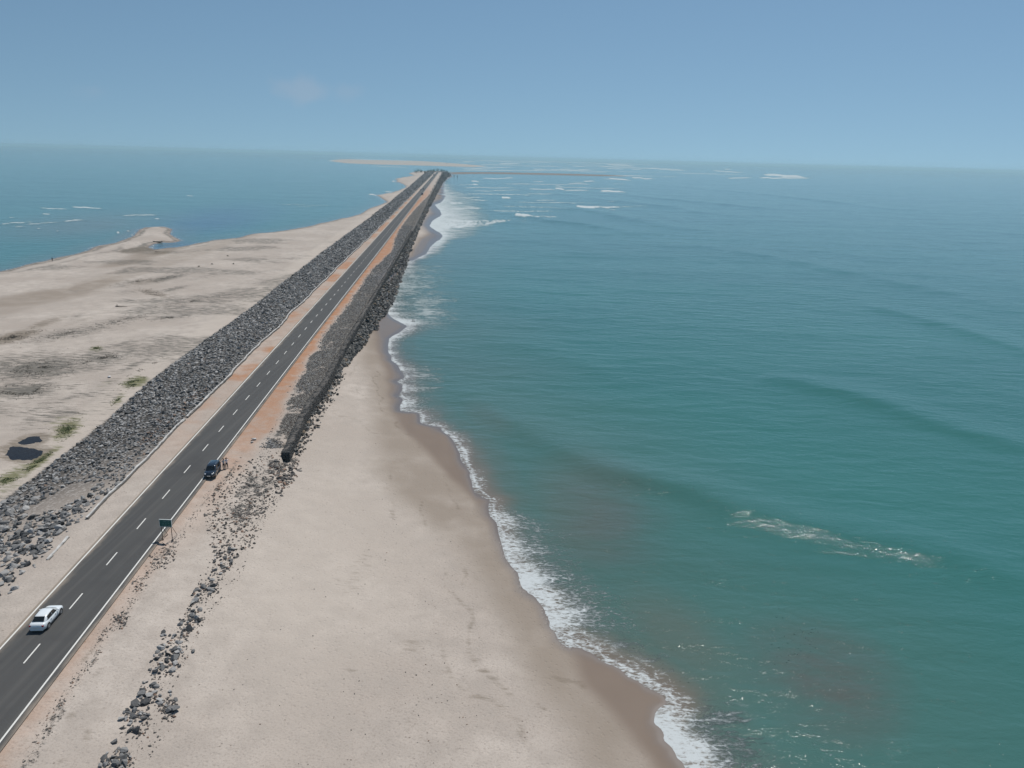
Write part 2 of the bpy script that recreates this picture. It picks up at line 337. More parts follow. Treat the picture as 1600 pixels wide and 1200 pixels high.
# ------------------------------------------------------------------ object helpers
def tag(o, label=None, cat=None, group=None, kind=None):
    if label: o['label'] = label
    if cat: o['category'] = cat
    if group: o['group'] = group
    if kind: o['kind'] = kind
    return o
def empty(name, loc, rz, label, cat, group=None):
    o = bpy.data.objects.new(name, None); C.objects.link(o); o.location = loc; o.rotation_euler = (0, 0, rz); o.empty_display_size = .3
    return tag(o, label, cat, group)
def link(name, me, mat=None, parent=None, smooth=False):
    o = bpy.data.objects.new(name, me); C.objects.link(o)
    if mat: me.materials.append(mat)
    if parent: o.parent = parent
    if smooth: me.polygons.foreach_set('use_smooth', np.ones(len(me.polygons), bool))
    return o
def mesh_np(name, V, F, attrs=None):
    me = bpy.data.meshes.new(name); nv, nf, k = len(V), len(F), F.shape[1]
    me.vertices.add(nv); me.vertices.foreach_set('co', np.ascontiguousarray(V, np.float32).ravel())
    me.loops.add(nf * k); me.loops.foreach_set('vertex_index', np.ascontiguousarray(F, np.int32).ravel())
    me.polygons.add(nf); me.polygons.foreach_set('loop_start', np.arange(0, nf * k, k, dtype=np.int32))
    me.update(calc_edges=True); me.validate()
    for nm, a in (attrs or {}).items():
        at = me.attributes.new(nm, 'FLOAT', 'POINT'); at.data.foreach_set('value', np.ascontiguousarray(a, np.float32))
    return me
def bm_obj(name, bm, mat, parent=None, smooth=False, bevel=0):
    if bevel: bmesh.ops.bevel(bm, geom=list(bm.edges), offset=bevel, segments=2, affect='EDGES', profile=.6)
    bmesh.ops.recalc_face_normals(bm, faces=bm.faces)
    me = bpy.data.meshes.new(name); bm.to_mesh(me); bm.free(); return link(name, me, mat, parent, smooth)
def box(bm, c, s, rot=None):
    m = Matrix.Translation(c) @ (rot.to_matrix().to_4x4() if rot else Matrix()) @ Matrix.Diagonal((*s, 1))
    bmesh.ops.create_cube(bm, size=1, matrix=m)
def tube(bm, a, b, r0, r1=None, seg=8):
    a = Vector(a); b = Vector(b); d = b - a; r1 = r0 if r1 is None else r1
    m = Matrix.Translation((a + b) / 2) @ d.to_track_quat('Z', 'Y').to_matrix().to_4x4()
    bmesh.ops.create_cone(bm, cap_ends=True, segments=seg, radius1=r0, radius2=r1, depth=d.length, matrix=m)

# ------------------------------------------------------------------ the ground
def ell(px, py, cx, cy, a, b, ang=0):
    c, s = math.cos(math.radians(ang)), math.sin(math.radians(ang)); dx, dy = px - cx, py - cy
    u = (dx * c + dy * s) / a; v = (-dx * s + dy * c) / b
    return np.clip(1.25 - np.sqrt(u * u + v * v), 0, 1)
def polar(az0, az1, daz, r0, r1, ratio):
    az = np.radians(np.arange(az0, az1 + daz, daz)); nr = int(math.log(r1 / r0) / math.log(ratio)) + 1
    r = r0 * ratio ** np.arange(nr); A, R = np.meshgrid(az, r); return np.sin(A) * R, np.cos(A) * R
def quads(keep):
    nr, na = keep.shape; i = np.arange(nr * na).reshape(nr, na)
    k = keep[:-1, :-1] | keep[1:, :-1] | keep[:-1, 1:] | keep[1:, 1:]
    F = np.stack([i[:-1, :-1][k], i[:-1, 1:][k], i[1:, 1:][k], i[1:, :-1][k]], 1)
    used = np.unique(F); mp = np.zeros(nr * na, np.int64); mp[used] = np.arange(len(used)); return used, mp[F][:, ::-1]
def build_ground():
    X, Y = polar(-80, 62, .125, 18, 7200, 1.006)
    D = land_sd(X, Y); Z = height(X, Y, D)
    used, F = quads(Z > -.6)
    x, y, z, d = (q.ravel()[used] for q in (X, Y, Z, D)); t = x + SL * y
    px, py = proj(x, y, z)
    left = t < -62
    a = {}
    nz = fbm(x * .06, y * .06, 61); n2 = fbm(x * .3, y * .3, 71)
    wb = W([(706,262),(703,268),(700,283),(688,290),(676,325),(662,352),(676,362),(655,375),(645,390),(636,412),(600,470),(586,500),(582,515),(590,540),(600,560),(606,580),(609,600),(610,630),(620,655),(632,675),(662,700),(700,738),(732,771),(757,800),(774,829),(807,887),(849,950),(903,1017),(920,1067),(966,1117),(1020,1179),(1040,1205),(1060,1260)], .35)
    wb = np.concatenate([wb, [[40, 0], [300, 0], [3000, 2500], [600, 2600]]]); wd = sdf(x, y, wb)
    jit = (nz - .5) * 2.0
    seaside = (t > -30)
    sc = np.clip(np.hypot(x, y) / 120, 1, 5)
    a['wet'] = np.where(seaside, sst(-1.3, .9, (wd + jit) / sc) * (z < 1.6), sst(2.0, .5, d) * .8) * (np.hypot(x, y) < 3000)
    a['soaked'] = np.where(seaside, sst(2.6, .4, d / sc) * (y < 2400), sst(1.2, .2, d))
    far_wet = seaside & (y > 150) & (y < 700)
    a['soaked'] = np.maximum(a['soaked'], far_wet * sst(0, 2, wd) * .75)
    dd = W([(560,520),(572,600),(578,650),(585,740),(622,790),(700,860),(740,930),(800,1010),(850,1090),(905,1210)], .9)
    dd = np.concatenate([dd, [[40, 0], [300, 0], [600, 2500], [-100, 2500]]]); a['damp'] = sst(-2, 3.5, sdf(x, y, dd) + jit * 2) * seaside * (y < 330) * .95
    a['damp'] = np.maximum(a['damp'], left * .5 * sst(.35, .7, ell(px, py, 170, 436, 330, 13, -17)))
    for e in ((60,465,120,14,-8),(140,447,80,10,-14),(200,410,60,6,-8),(240,395,60,9,-12)): a['damp'] = np.maximum(a['damp'], left * sst(.2, .8, ell(px, py, *e)))
    a['damp'] = np.maximum(a['damp'], left * sst(5, 1.5, d) * .5)
    gl = tGrav(y); wl = tWall(y)
    o = np.where(t < -39, .25 + .75 * sst(.42, .6, nz) , 1.0)
    onr = ((t > tRr(y)) & (t < np.where(y > 125, gl + .8, -27))) * sst(70, 130, y) * sst(gl + 1, gl - 1.5, np.where(y > 118, t, -99))
    onr = onr * np.where(y < 125, sst(-29.5, -33.5, t), 1)
    onl = ((t > tWhite(y) + .2) & (t < tL)) * sst(95, 170, y)
    a['orange'] = np.clip(onr * (.55 + .45 * sst(100, 200, y)) + onl * o * .9, 0, 1) * sst(1500, 700, y)
    a['orange'] = np.maximum(a['orange'], ((t > tRr(y)) & (t < -32)) * .35 * sst(-32.5, -35.5, t))
    gv = ((t > gl) & (t < wl + .5) & (y > 118)) * sst(gl - .3, gl + 1.2, t) * (.6 + .5 * sst(.35, .5, n2))
    gv = gv * np.where(y < 150, .75, 1)
    for e in ((400,760,60,42,-40),(380,800,50,40,-50),(430,730,38,24,-20)): gv = np.maximum(gv, ell(px, py, *e) * .55 * (t > -33.5))
    # thin seam of old bitumen crumbs beside the road
    sx, sy = P(*np.array([(43,1190),(75,1130),(113,1070),(145,1027),(165,985),(195,960),(215,920),(235,888),(258,860),(283,838),(305,800),(330,770),(352,745)]).T, RZ - .2)
    o_ = np.argsort(sy); st = np.interp(y, sy[o_], (sx + SL * sy)[o_]); seam = np.exp(-((t - st + (n2 - .5) * 1.1) / .38) ** 2) * (y < 118)
    seam2 = np.exp(-((t - st - .2) / .9) ** 2) * sst(.45, .65, fbm(x * .18, y * .18, 81)) * (y < 118)
    a['gravel'] = np.clip(np.maximum(gv, np.maximum(seam * .42, seam2 * .45)), 0, 1)
    a['weed'] = 0 * x; a['grass'] = 0 * x; a['brown'] = 0 * x
    for cx, cy, A_, B_, an, w in ((60,575,95,24,-6,1),(35,610,70,16,-4,1),(160,560,70,12,-7,.8),(110,520,110,10,-10,.65),(190,500,80,9,-12,.6),(230,490,90,8,-10,.5),(260,435,45,5,-12,.9),(215,440,50,5,-8,.6),
                              (300,470,60,6,-10,.5),(270,495,50,5,-5,.7),(120,620,90,8,-12,.5),(60,640,80,7,-8,.5),(210,570,50,5,-25,.7),(255,552,40,7,-30,.7),(330,430,70,5,-12,.4),(20,560,60,10,-5,.6),(270,452,30,4,-12,.8),(180,540,90,6,-12,.6)):
        a['weed'] = np.maximum(a['weed'], left * ell(px, py, cx, cy, A_, B_, an) * w)
    a['weed'] = np.maximum(a['weed'], left * sst(.48, .66, fbm(x * .035, y * .05, 91)) * .62 * (y < 460) * (d > 12))
    for cx, cy, A_, B_, an, w in ((212,597,24,9,-12,1.2),(185,625,16,8,-40,.75),(150,545,14,5,0,.9),(105,670,34,16,-28,.95),(60,722,50,10,-38,1),(15,745,45,14,-28,.9),(165,600,22,8,-30,.5),(90,655,26,6,-20,.6),(125,655,20,8,-40,.5),(20,760,60,20,-30,.45)):
        a['grass'] = np.maximum(a['grass'], left * np.clip(ell(px, py, cx, cy, A_ * 1.2, B_ * 1.2, an) * w * .95, 0, 1))
    for cx, cy, A_, B_, an, w in ((20,527,70,12,-14,1.1),(70,505,60,9,-18,.8),(130,500,70,6,-18,.6),(225,440,55,9,-4,.7),(240,458,45,8,12,.8),(190,480,60,4,-8,.5),(100,668,45,14,-25,.6),(215,392,40,6,-8,.9),(250,395,30,5,-6,.9)):
        a['brown'] = np.maximum(a['brown'], left * np.clip(ell(px, py, cx, cy, A_, B_, an) * w, 0, 1))
    for q, w in (((45,1150,40,14,-50),.5),((140,1020,45,7,-50),.65),((150,1055,30,10,-50),.6),((110,1120,14,30,25),.6),((135,1150,14,25,15),.6),((95,1190,30,8,-20),.6)):
        a['brown'] = np.maximum(a['brown'], (~left) * ell(px, py, *q) * w)
    for e in ((650,1010,60,40,30),(560,890,30,90,25),(690,1050,45,12,10)): a['brown'] = np.maximum(a['brown'], (~left) * ell(px, py, *e) * .48)
    a['weed'] = np.maximum(a['weed'], sst(2.4, .9, np.abs(d - 3.5 + (n2 - .5) * 3)) * (t < -70) * (y < 620) * .75)
    a['weed'] = np.maximum(a['weed'], sst(3.0, .9, np.abs(d - 12 + (nz - .5) * 6)) * (t < -70) * (y < 420) * .5)
    a['weed'] = np.maximum(a['weed'], sst(-1, 2, sdf(x, y, INLET)) * .95 * left)
    a['brown'] = np.maximum(a['brown'], sst(-3, 1, sdf(x, y, INLET)) * .8 * left)
    a['pale'] = np.clip(ell(px, py, 480, 900, 190, 260, 25), 0, 1) * .8 + sst(tToe(y) - 7.5, tToe(y) - 5.5, t) * (t < tToe(y) - .2) * (.5 + .3 * (y < 500))
    rubL = ((t > tToe(y)) & (t < tWhite(y) - .3)) * sst(85, 135, y + (tWhite(y) - t) * 1.5); rubR = ((t > wl + .8) & (t < tRt(y))) * (y > 175)
    endz = ((y > 2350) & (y < 2470)) * (t > -90) * (t < 10)
    a['rubble'] = np.clip(rubL * .9 + rubR * .95, 0, 1) * (y < 2500)
    a['damp'] = np.where(y > 2500, .25, a['damp']); a['pale'] = np.maximum(a['pale'], (y > 2500) * .6)
    for off, wd_, st_ in ((5.5, .5, .5), (9.5, .6, .42), (14, .9, .38), (21, 1.0, .3)):
        ln = np.exp(-((wd - wd + d / 1.0 - off - (fbm(x * .06, y * .06, int(off * 3)) - .5) * 9 - (n2 - .5) * 1.5) / wd_) ** 2) * sst(.38, .6, fbm(x * .09, y * .09, int(off)))
        a['brown'] = np.maximum(a['brown'], ln * st_ * 1.45 * (t > -25) * (z < 3) * (d > 3.5) * (y < 240))
    for pol in PONDS:
        pd = sdf(x, y, pol); a['brown'] = np.maximum(a['brown'], sst(-3.2, -.3, pd) * .85)
    a['pale'] = np.clip(a['pale'], 0, 1)
    me = mesh_np('ground', np.stack([x, y, z], 1), F, a)
    tag(link('ground', me, M['sand'], None, True), kind='structure')
build_ground()

# ponds
for k, pol in enumerate(PONDS):
    c = pol.mean(0); q = c + (pol - c) * 1.12
    V = np.concatenate([[[c[0], c[1], PZ]], np.concatenate([q, np.full((len(q), 1), PZ)], 1)]); n = len(q)
    F = np.array([[0, 1 + i, 1 + (i + 1) % n] for i in range(n)])
    if k == 0:
        nn = NT('pond_water'); nn.bsdf(nn.mix(nn.noise(nn.pos(), .5), (.012, .013, .018), (.03, .028, .028)), .25, 0, nn.bump(nn.noise(nn.pos(), 3), .03), IOR=1.15); M['pond'] = nn.m
    V[:, 2] = PZ - .03
    tag(link('pond', mesh_np('pond', V, F), M['pond']), kind='structure')

# ------------------------------------------------------------------ the sea
FOAM = [(690,353,760,349,7,1),(755,350,806,342,6,.9),(804,337,835,338,6,1.3),(830,339,880,340,4,.8),(700,346,735,346,3,.6),(900,323,945,324,5,1.3),(940,324,975,324,4,1),(970,323,1025,321,2.5,.6),(780,322,905,326,2.5,.65),
        (784,309,800,310,4,1.2),(736,312,770,314,3,.7),(820,303,880,303,2,.7),(825,295,882,297,2.5,.8),(868,294,885,296,3.5,1.1),(880,297,930,298,3,.8),(938,298,985,300,3.2,1.1),(735,299,830,297,2.5,.7),(722,309,765,309,2.5,.7),
        (712,326,762,325,3,.8),(705,318,730,318,3,.8),(735,283,752,284,3,1),(738,288,748,289,2.5,1.2),(752,279,812,279,2,.9),(887,287,932,288,2,.8),(912,283,932,283,2,1.1),(950,279,992,282,3,1),(985,277,1030,281,3,.9),(1030,276,1068,277,2,.6),
        (1008,262,1086,268,2.2,1),(945,256,1004,260,3.5,.9),(985,264,1010,265,2,.8),(1112,267,1172,270,2.2,.9),(1130,264,1146,265,2,.9),(1193,272,1275,279,4.5,1.2),(1136,278,1182,278,2.5,.9),(1185,278,1275,278,2.5,1.1),(880,265,960,266,1.8,.6),(700,262,800,263,1.8,.6),(760,258,900,260,1.8,.6),
        (640,262,560,258,1.8,.7),(525,250,515,252,3,1),(515,247,620,246,1.6,.6),(700,266,900,267,1.6,.7),
        (62,325,120,327,2,.9),(112,323,166,326,2.4,1.1),(0,350,60,346,2.5,.9),(40,351,110,346,2,.8),(100,346,138,343,2.2,1),(20,355,45,354,2,.8),(64,334,82,335,2,1),(190,337,262,336,2,.85),(240,342,252,343,2,1),(184,362,190,370,3,.9),(200,360,208,368,2.5,.9),
        (430,319,545,322,2,.55),(290,306,305,307,1.5,.8),(460,322,500,324,1.8,.6),(87,362,92,360,3,.8),(60,357,66,358,2,.8),(15,340,25,340,2,.8),(575,303,590,306,3,.9),(612,282,620,288,3,.8),(600,300,615,300,3,.7)]
for q in ((700,345,800,347,3,.8),(760,329,900,331,2.2,.75),(800,316,960,318,2,.7),(720,303,860,305,2,.75),(860,292,1000,296,2,.75),(780,287,940,289,1.8,.7),(900,273,1060,276,1.8,.8),(720,293,830,294,2,.75),(1050,270,1200,274,1.6,.7),(930,260,1100,266,1.8,.8),(820,252,990,256,1.6,.8)): FOAM.append(q)
for k in range(80): 
    x0 = random.uniform(700, 1010); y0 = random.uniform(247.5, 266) + (x0 - 700) * .012; FOAM.append((x0, y0, x0 + random.uniform(20, 90), y0 + random.uniform(0, 1.4), random.uniform(.8, 1.6), random.uniform(.5, .95)))
for k in range(34):
    x0 = random.uniform(700, 960); y0 = random.uniform(272, 332); FOAM.append((x0, y0, x0 + random.uniform(8, 45), y0 + random.uniform(-1, 1.4), random.uniform(1, 2), random.uniform(.4, .9)))
SWELL = [([(700,600),(850,690),(950,735),(1060,762),(1160,800),(1280,830),(1400,850),(1520,882),(1640,915)], .98, 4.0),
         ([(1190,588),(1240,598),(1330,617),(1440,655),(1560,690),(1640,712)], .8, 4.4), ([(1330,470),(1420,492),(1500,515),(1600,548),(1700,580)], .6, 5),
         ([(640,470),(760,520),(880,560),(1000,600)], .18, 5), ([(1060,380),(1200,400),(1400,440),(1620,490)], .4, 8), ([(780,330),(860,345),(930,352),(1000,368)], .8, 9),
         ([(850,330),(905,326),(1000,345),(1080,360)], .8, 10), ([(945,300),(1020,309),(1120,318),(1250,330)], .8, 14), ([(1050,290),(1180,302),(1300,315),(1400,328)], .8, 16), ([(860,300),(940,312),(1040,322),(1160,340)], .7, 12)]
def seg_dist(x, y, pts):
    best = np.full(x.shape, 1e9); side = np.zeros(x.shape); along = np.zeros(x.shape)
    for k in range(len(pts) - 1):
        ax, ay = pts[k]; bx, by = pts[k + 1]; ex, ey = bx - ax, by - ay; L = math.hypot(ex, ey)
        u = np.clip(((x - ax) * ex + (y - ay) * ey) / L ** 2, 0, 1); dx = x - ax - u * ex; dy = y - ay - u * ey; dd = np.hypot(dx, dy)
        sgn = np.sign(ex * dy - ey * dx); m = dd < best; best = np.where(m, dd, best); side = np.where(m, sgn, side); along = np.where(m, (k + u) / (len(pts) - 1), along)
    return best * side, along
def build_sea():
    X, Y = polar(-82, 82, .2, 18, 32000, 1.0062); D = land_sd(X, Y); R = np.hypot(X, Y)
    used, F = quads(D < 2.5); x, y, d = (q.ravel()[used] for q in (X, Y, D)); r = np.hypot(x, y); t = x + SL * y
    z = 0 * x; crestm = 0 * x
    cx_, cy_ = proj(x, y, z); fin = (y > 5)
    px = np.where(fin, cx_, -9999); py = np.where(fin, cy_, 9999)
    lag = (t < -45) | (y > 2600) & (px < 700)
    a = {}
    for pts, h, w in SWELL:
        if True:
            q = W(pts); sd_, al = seg_dist(x, y, q)
            prof = np.where(sd_ > 0, np.exp(-(sd_ / (w * 1.9)) ** 2), np.exp(-(sd_ / w) ** 2))
            amp = h * np.clip(np.sin(np.clip(al, 0, 1) * math.pi), 0, 1) ** .6 * (np.abs(sd_) < w * 6)
            z = z + prof * amp * (.8 + .4 * vn(x * .1, y * .1, 5)); crestm = np.maximum(crestm, prof * amp)
    z = z + (fbm(x * .05, y * .12, 101, 3) - .5) * .36 * sst(1, 25, -d) * (r < 4000) * np.where(lag, .4, 1)
    z = z + (fbm(x * .012, y * .03, 111, 2) - .5) * .5 * sst(5, 60, -d) * (r < 4000) * np.where(lag, .4, 1)
    foam = 0 * x
    for x0, y0, x1, y1, th, inn in FOAM:
        m = (px > min(x0, x1) - 20) & (px < max(x0, x1) + 20) & (py > min(y0, y1) - 14) & (py < max(y0, y1) + 14)
        if not m.any(): continue
        qx, qy = px[m], py[m]; ex, ey = x1 - x0, y1 - y0; L = math.hypot(ex, ey); u = ((qx - x0) * ex + (qy - y0) * ey) / L / L
        v = (-(qx - x0) * ey + (qy - y0) * ex) / L
        tp = np.clip(np.minimum(u * 6 + .4, (1 - u) * 2.2 + .15), 0, 1) * (u > -.06) * (u < 1.06)
        wob = (vn(qx * .12, qy * 0 + y0, 7) - .5) * th * .5
        f = inn * tp * np.exp(-((v - wob) / (th * .42)) ** 2); foam[m] = np.maximum(foam[m], f * .95)
    z = z + np.minimum(foam, 1) * .25 * (r < 3000) * (r > 350)
    # shore break: width and strength of the foam along the open-sea beach
    tabpx = [(1290,5,1.1),(1200,4.6,1.15),(1140,3.2,1.1),(1080,1.6,.8),(1040,1.4,.75),(1010,2.2,.8),(970,5.2,.95),(930,6.6,1.0),(890,7.0,1.02),(850,6.0,1.0),(815,4.2,.92),(785,1.7,.75),(740,1.3,.72),(705,1.4,.75),(680,3.2,.78),(655,4.4,.8),(630,4.5,.78),
             (600,4.0,.76),(570,3.0,.75),(545,2.4,.85),(525,3.2,.9),(510,6,1.05),(495,7,1.05),(480,5,1.05),(450,6,1.05),(425,5,1.0),(405,4,.9),(395,5,.9),(378,8,1.1),(365,18,1.2),(352,34,1.25),(340,36,1.2),(325,34,1.15),(310,28,1.05),(295,20,.95),(280,12,.6),(270,8,.4)]
    ty = np.array([P(750, q[0])[1] for q in tabpx]); o_ = np.argsort(ty)
    wid = np.interp(y, ty[o_], np.array([q[1] for q in tabpx])[o_]); inten = np.interp(y, ty[o_], np.array([q[2] for q in tabpx])[o_])
    sea = (~lag) & (y < 2500)
    wn = wid * 1.6 * (.6 + .8 * fbm(x * .09 / np.clip(r / 200, 1, 5), y * .09 / np.clip(r / 200, 1, 5), 121, 3))
    f = inten * .93 * np.clip(1 - np.maximum(-d, 0) / (wn * 1.35), 0, 1) ** .8
    edge = np.exp(-((d + .15) / (.3 * np.clip(r / 90, 1, 4))) ** 2) * .95
    a['farfoam'] = np.where(foam > .02, .26 * np.minimum(foam * 1.5, 1), 0) * (r > 350)
    a['foam'] = np.maximum(foam, np.where(sea, np.maximum(f, edge), (np.exp(-((d + .8) / (1.0 * np.clip(r / 350, 1, 3))) ** 2) * .72)))
    a['foam'] = np.where((r > 2600) & (d > -60), np.maximum(a['foam'], .75 * sst(-55, -5, d)), a['foam'])
    gau = lambda cx, cy, A_, B_, an=0: np.exp(-((((px - cx) * math.cos(math.radians(an)) + (py - cy) * math.sin(math.radians(an))) / A_) ** 2 + ((-(px - cx) * math.sin(math.radians(an)) + (py - cy) * math.cos(math.radians(an))) / B_) ** 2))
    lacy = np.maximum.reduce([gau(668, 478, 42, 36) * 1.0, gau(650, 440, 48, 42) * .85, gau(640, 412, 30, 26) * .6, gau(720, 345, 40, 12) * .8, gau(1140, 1150, 70, 34, 40) * .66, gau(985, 1015, 90, 18, 28) * .55, ell(px, py, 660, 600, 36, 60, -15) * .7,
                              ell(px, py, 720, 330, 40, 40, 0) * .9, ell(px, py, 700, 690, 46, 30, 35) * .55, ell(px, py, 850, 900, 70, 100, -35) * .35])
    a['lacy'] = lacy * sea
    a['turbid'] = np.where(sea, np.clip(np.maximum.reduce([sst(16, 0, -d) * .9 * (r < 400), ell(px, py, 900, 800, 150, 130, 40) * .75, ell(px, py, 1060, 1000, 190, 90, 35) * .8, ell(px, py, 760, 660, 90, 50, 30) * .6, sst(60, 0, -d) * .45]), 0, 1), sst(25, 0, -d) * .5)
    a['turbid'] = np.maximum(a['turbid'], lag * np.maximum(ell(px, py, 130, 352, 150, 22, -4) * .8, ell(px, py, 200, 366, 40, 10, -20)))
    a['silt'] = np.where(sea, np.clip(np.maximum(ell(px, py, 1290, 1065, 135, 85, 25), ell(px, py, 950, 820, 90, 90, 30) * .55), 0, 1), 0)
    a['shallow'] = np.where(sea, sst(4.5, 0, -d) * .85 * (r < 450), sst(3, 0, -d) * .6)
    a['lagoon'] = lag * 1.0
    a['deep'] = np.clip(lag * (np.maximum(ell(px, py, 330, 345, 110, 24, -8) * .9, ell(px, py, 262, 386, 50, 8, -8) * 1.2)), 0, .9)
    a['chop'] = np.clip(np.maximum.reduce([ell(px, py, 1320, 846, 290, 44, 14) * .95, ell(px, py, 1090, 770, 90, 14, 20), ell(px, py, 1240, 1000, 90, 60, 20) * .9, ell(px, py, 1010, 1040, 100, 24, 28) * 1.3]), 0, 1)
    a['calm'] = np.maximum(sst(3.5, .5, -d) * (r < 800), lag * sst(8, 0, -d))
    z = z * sst(.3, 4, -d)
    z = z + np.where(d > -.6, .02, 0)
    z = np.where(r > 4000, z * 0, z)
    me = mesh_np('sea', np.stack([x, y, z], 1), F, a); tag(link('sea', me, M['water'], None, True), kind='structure')
build_sea()

# ------------------------------------------------------------------ road, markings, kerb
def strip(name, ys, t0, t1, z, mat, thick=0.0, kind='structure', edge=None, parent=None, cols=None):
    ys = np.asarray(ys, float); t0 = t0(ys) if callable(t0) else np.full(ys.shape, t0); t1 = t1(ys) if callable(t1) else np.full(ys.shape, t1)
    n = cols or 2; V = []; E = []
    for k in range(n):
        u = k / (n - 1); tt = t0 * (1 - u) + t1 * u; V.append(np.stack([tt - SL * ys, ys, np.full(ys.shape, z)], 1))
        if edge is not None: E.append(np.full(ys.shape, edge[k]))
    m = len(ys); V = np.concatenate(V)
    F = [[k * m + i, (k + 1) * m + i, (k + 1) * m + i + 1, k * m + i + 1] for k in range(n - 1) for i in range(m - 1)]
    return link(name, mesh_np(name, V, np.array(F), {'edge': np.concatenate(E)} if E else None), mat, parent)
YS = np.concatenate([np.arange(20, 500, 2.5), np.geomspace(500, 2480, 160)])
rd = strip('road', YS, lambda y: tL - .28 + 0 * y, lambda y: tRr(y) + .55, RZ, M['asphalt'], edge=[1.0, .5, .1, 0, 0, .0, .1, .85], cols=8); tag(rd, kind='structure')
# the slab's broken edge on the right
skirt = []
def mark(t0, t1, ys, name): tag(strip(name, ys, t0, t1, RZ + .006, M['line']), kind='structure')
mark(lambda y: tL + 0 * y, lambda y: tL + .16 + 0 * y, YS, 'road_edge_line')
mark(lambda y: tRr(y) - .16, lambda y: tRr(y), YS, 'road_edge_line')
V, F = [], []
y0 = 1.352 * 46 - 9 * 4 - .6
while y0 < 2450:
    y1 = y0 + 3; c0 = (tL + tRr(y0)) / 2; c1 = (tL + tRr(y1)) / 2; i = len(V)
    V += [(c0 - .068 - SL * y0, y0, RZ + .006), (c0 + .068 - SL * y0, y0, RZ + .006), (c1 + .068 - SL * y1, y1, RZ + .006), (c1 - .068 - SL * y1, y1, RZ + .006)]; F.append([i, i + 1, i + 2, i + 3]); y0 += 9
tag(link('road_centre_line', mesh_np('dashes', np.array(V), np.array(F)), M['line']), kind='structure')
def sweep_wall(name, ys, tc, zb, zt, w, mat, parent=None, rough=.05, seed=0):
    ys = np.asarray(ys, float); t = tc(ys) if callable(tc) else tc; zt = zt(ys) if callable(zt) else np.full(ys.shape, zt); zb = zb(ys) if callable(zb) else np.full(ys.shape, zb); w = w(ys) if callable(w) else np.full(ys.shape, w)
    prof = [(-.5, 0), (-.5, .85), (-.42, 1), (0, 1.02), (.42, 1), (.5, .85), (.5, 0)]; m = len(ys); V = []
    for k, (u, v) in enumerate(prof):
        j = (vn(ys * 1.7, ys * 0 + k * 3.1, seed) - .5) * rough; j2 = (vn(ys * 1.3, ys * 0 + k * 5.7, seed + 1) - .5) * rough
        V.append(np.stack([t + u * w + j - SL * ys, ys, zb + (zt - zb) * v + j2], 1))
    V = np.concatenate(V); n = len(prof)
    F = [[k * m + i, k * m + i + 1, (k + 1) * m + i + 1, (k + 1) * m + i] for k in range(n - 1) for i in range(m - 1)]
    me = bpy.data.meshes.new(name); me.from_pydata(V.tolist(), [], F + [[k * m for k in range(n)], [k * m + m - 1 for k in range(n)][::-1]]); me.update()
    return link(name, me, mat, parent)
# whitewashed parapet broken into lengths by drifted sand
for (ya, yb, hh, lab) in ((66, 70, .06, 'short sand-buried stub of white parapet nearest the camera, beside the bottom-left boulders'), (80.5, 86.5, .07, 'half-buried white parapet fragment on the sand above the white car'),
                     (91, 131, .24, 'white parapet length along the rock slope, opposite the green road sign'), (131.4, 500, .34, 'long winding white parapet between the rock slope and the road, middle stretch'), (501, 1250, .42, 'thin far stretch of white parapet fading towards the end of the causeway')):
    ys = np.arange(ya, yb, .8) if yb < 600 else np.geomspace(ya, yb, 260)
    r = empty('parapet', (0, 0, 0), 0, lab, 'parapet wall', 'lengths of white parapet along the rock slope')
    sweep_wall('coping', ys, tWhite, RZ + hh - .14, RZ + hh, lambda y: .20 + .10 * vn(y * .35, y * 0, 77), M['cement'], r, .16, 3)
    sweep_wall('plinth', ys, lambda y: tWhite(y) + .12, RZ - .6, RZ + hh - .145, lambda y: np.full(y.shape, .30), M['plinth'], r, .15, 9)

# ------------------------------------------------------------------ rocks
def hull(seed, flat=.6, npt=14):
    rr = random.Random(seed); bm = bmesh.new()
    for _ in range(npt):
        v = Vector((rr.gauss(0, 1), rr.gauss(0, 1), rr.gauss(0, 1))).normalized() * rr.uniform(.75, 1.0)
        v.x = math.copysign(abs(v.x) ** .75, v.x); v.y = math.copysign(abs(v.y) ** .75, v.y); bm.verts.new((v.x * .5, v.y * .38, v.z * .5 * flat))
    r = bmesh.ops.convex_hull(bm, input=bm.verts); bmesh.ops.delete(bm, geom=[g for g in r['geom_interior'] if isinstance(g, bmesh.types.BMVert)], context='VERTS')
    bmesh.ops.recalc_face_normals(bm, faces=bm.faces); bmesh.ops.triangulate(bm, faces=bm.faces); bm.verts.index_update()
    V = np.array([v.co[:] for v in bm.verts]); F = np.array([[v.index for v in f.verts] for f in bm.faces]); bm.free(); return V, F
HULLS = [hull(k, random.uniform(.5, .85), random.choice((10, 12, 14))) for k in range(26)]
HFAR = [hull(100 + k, .6, 7) for k in range(12)]
def rotm(rz, tx, ty):
    cz, sz, cx, sx, cy, sy = np.cos(rz), np.sin(rz), np.cos(tx), np.sin(tx), np.cos(ty), np.sin(ty); z = np.zeros_like(rz); o = np.ones_like(rz)
    Rz = np.array([[cz, -sz, z], [sz, cz, z], [z, z, o]]); Rx = np.array([[o, z, z], [z, cx, -sx], [z, sx, cx]]); Ry = np.array([[cy, z, sy], [z, o, z], [-sy, z, cy]])
    return np.einsum('ijn,jkn,kln->nil', Rz, Rx, Ry)
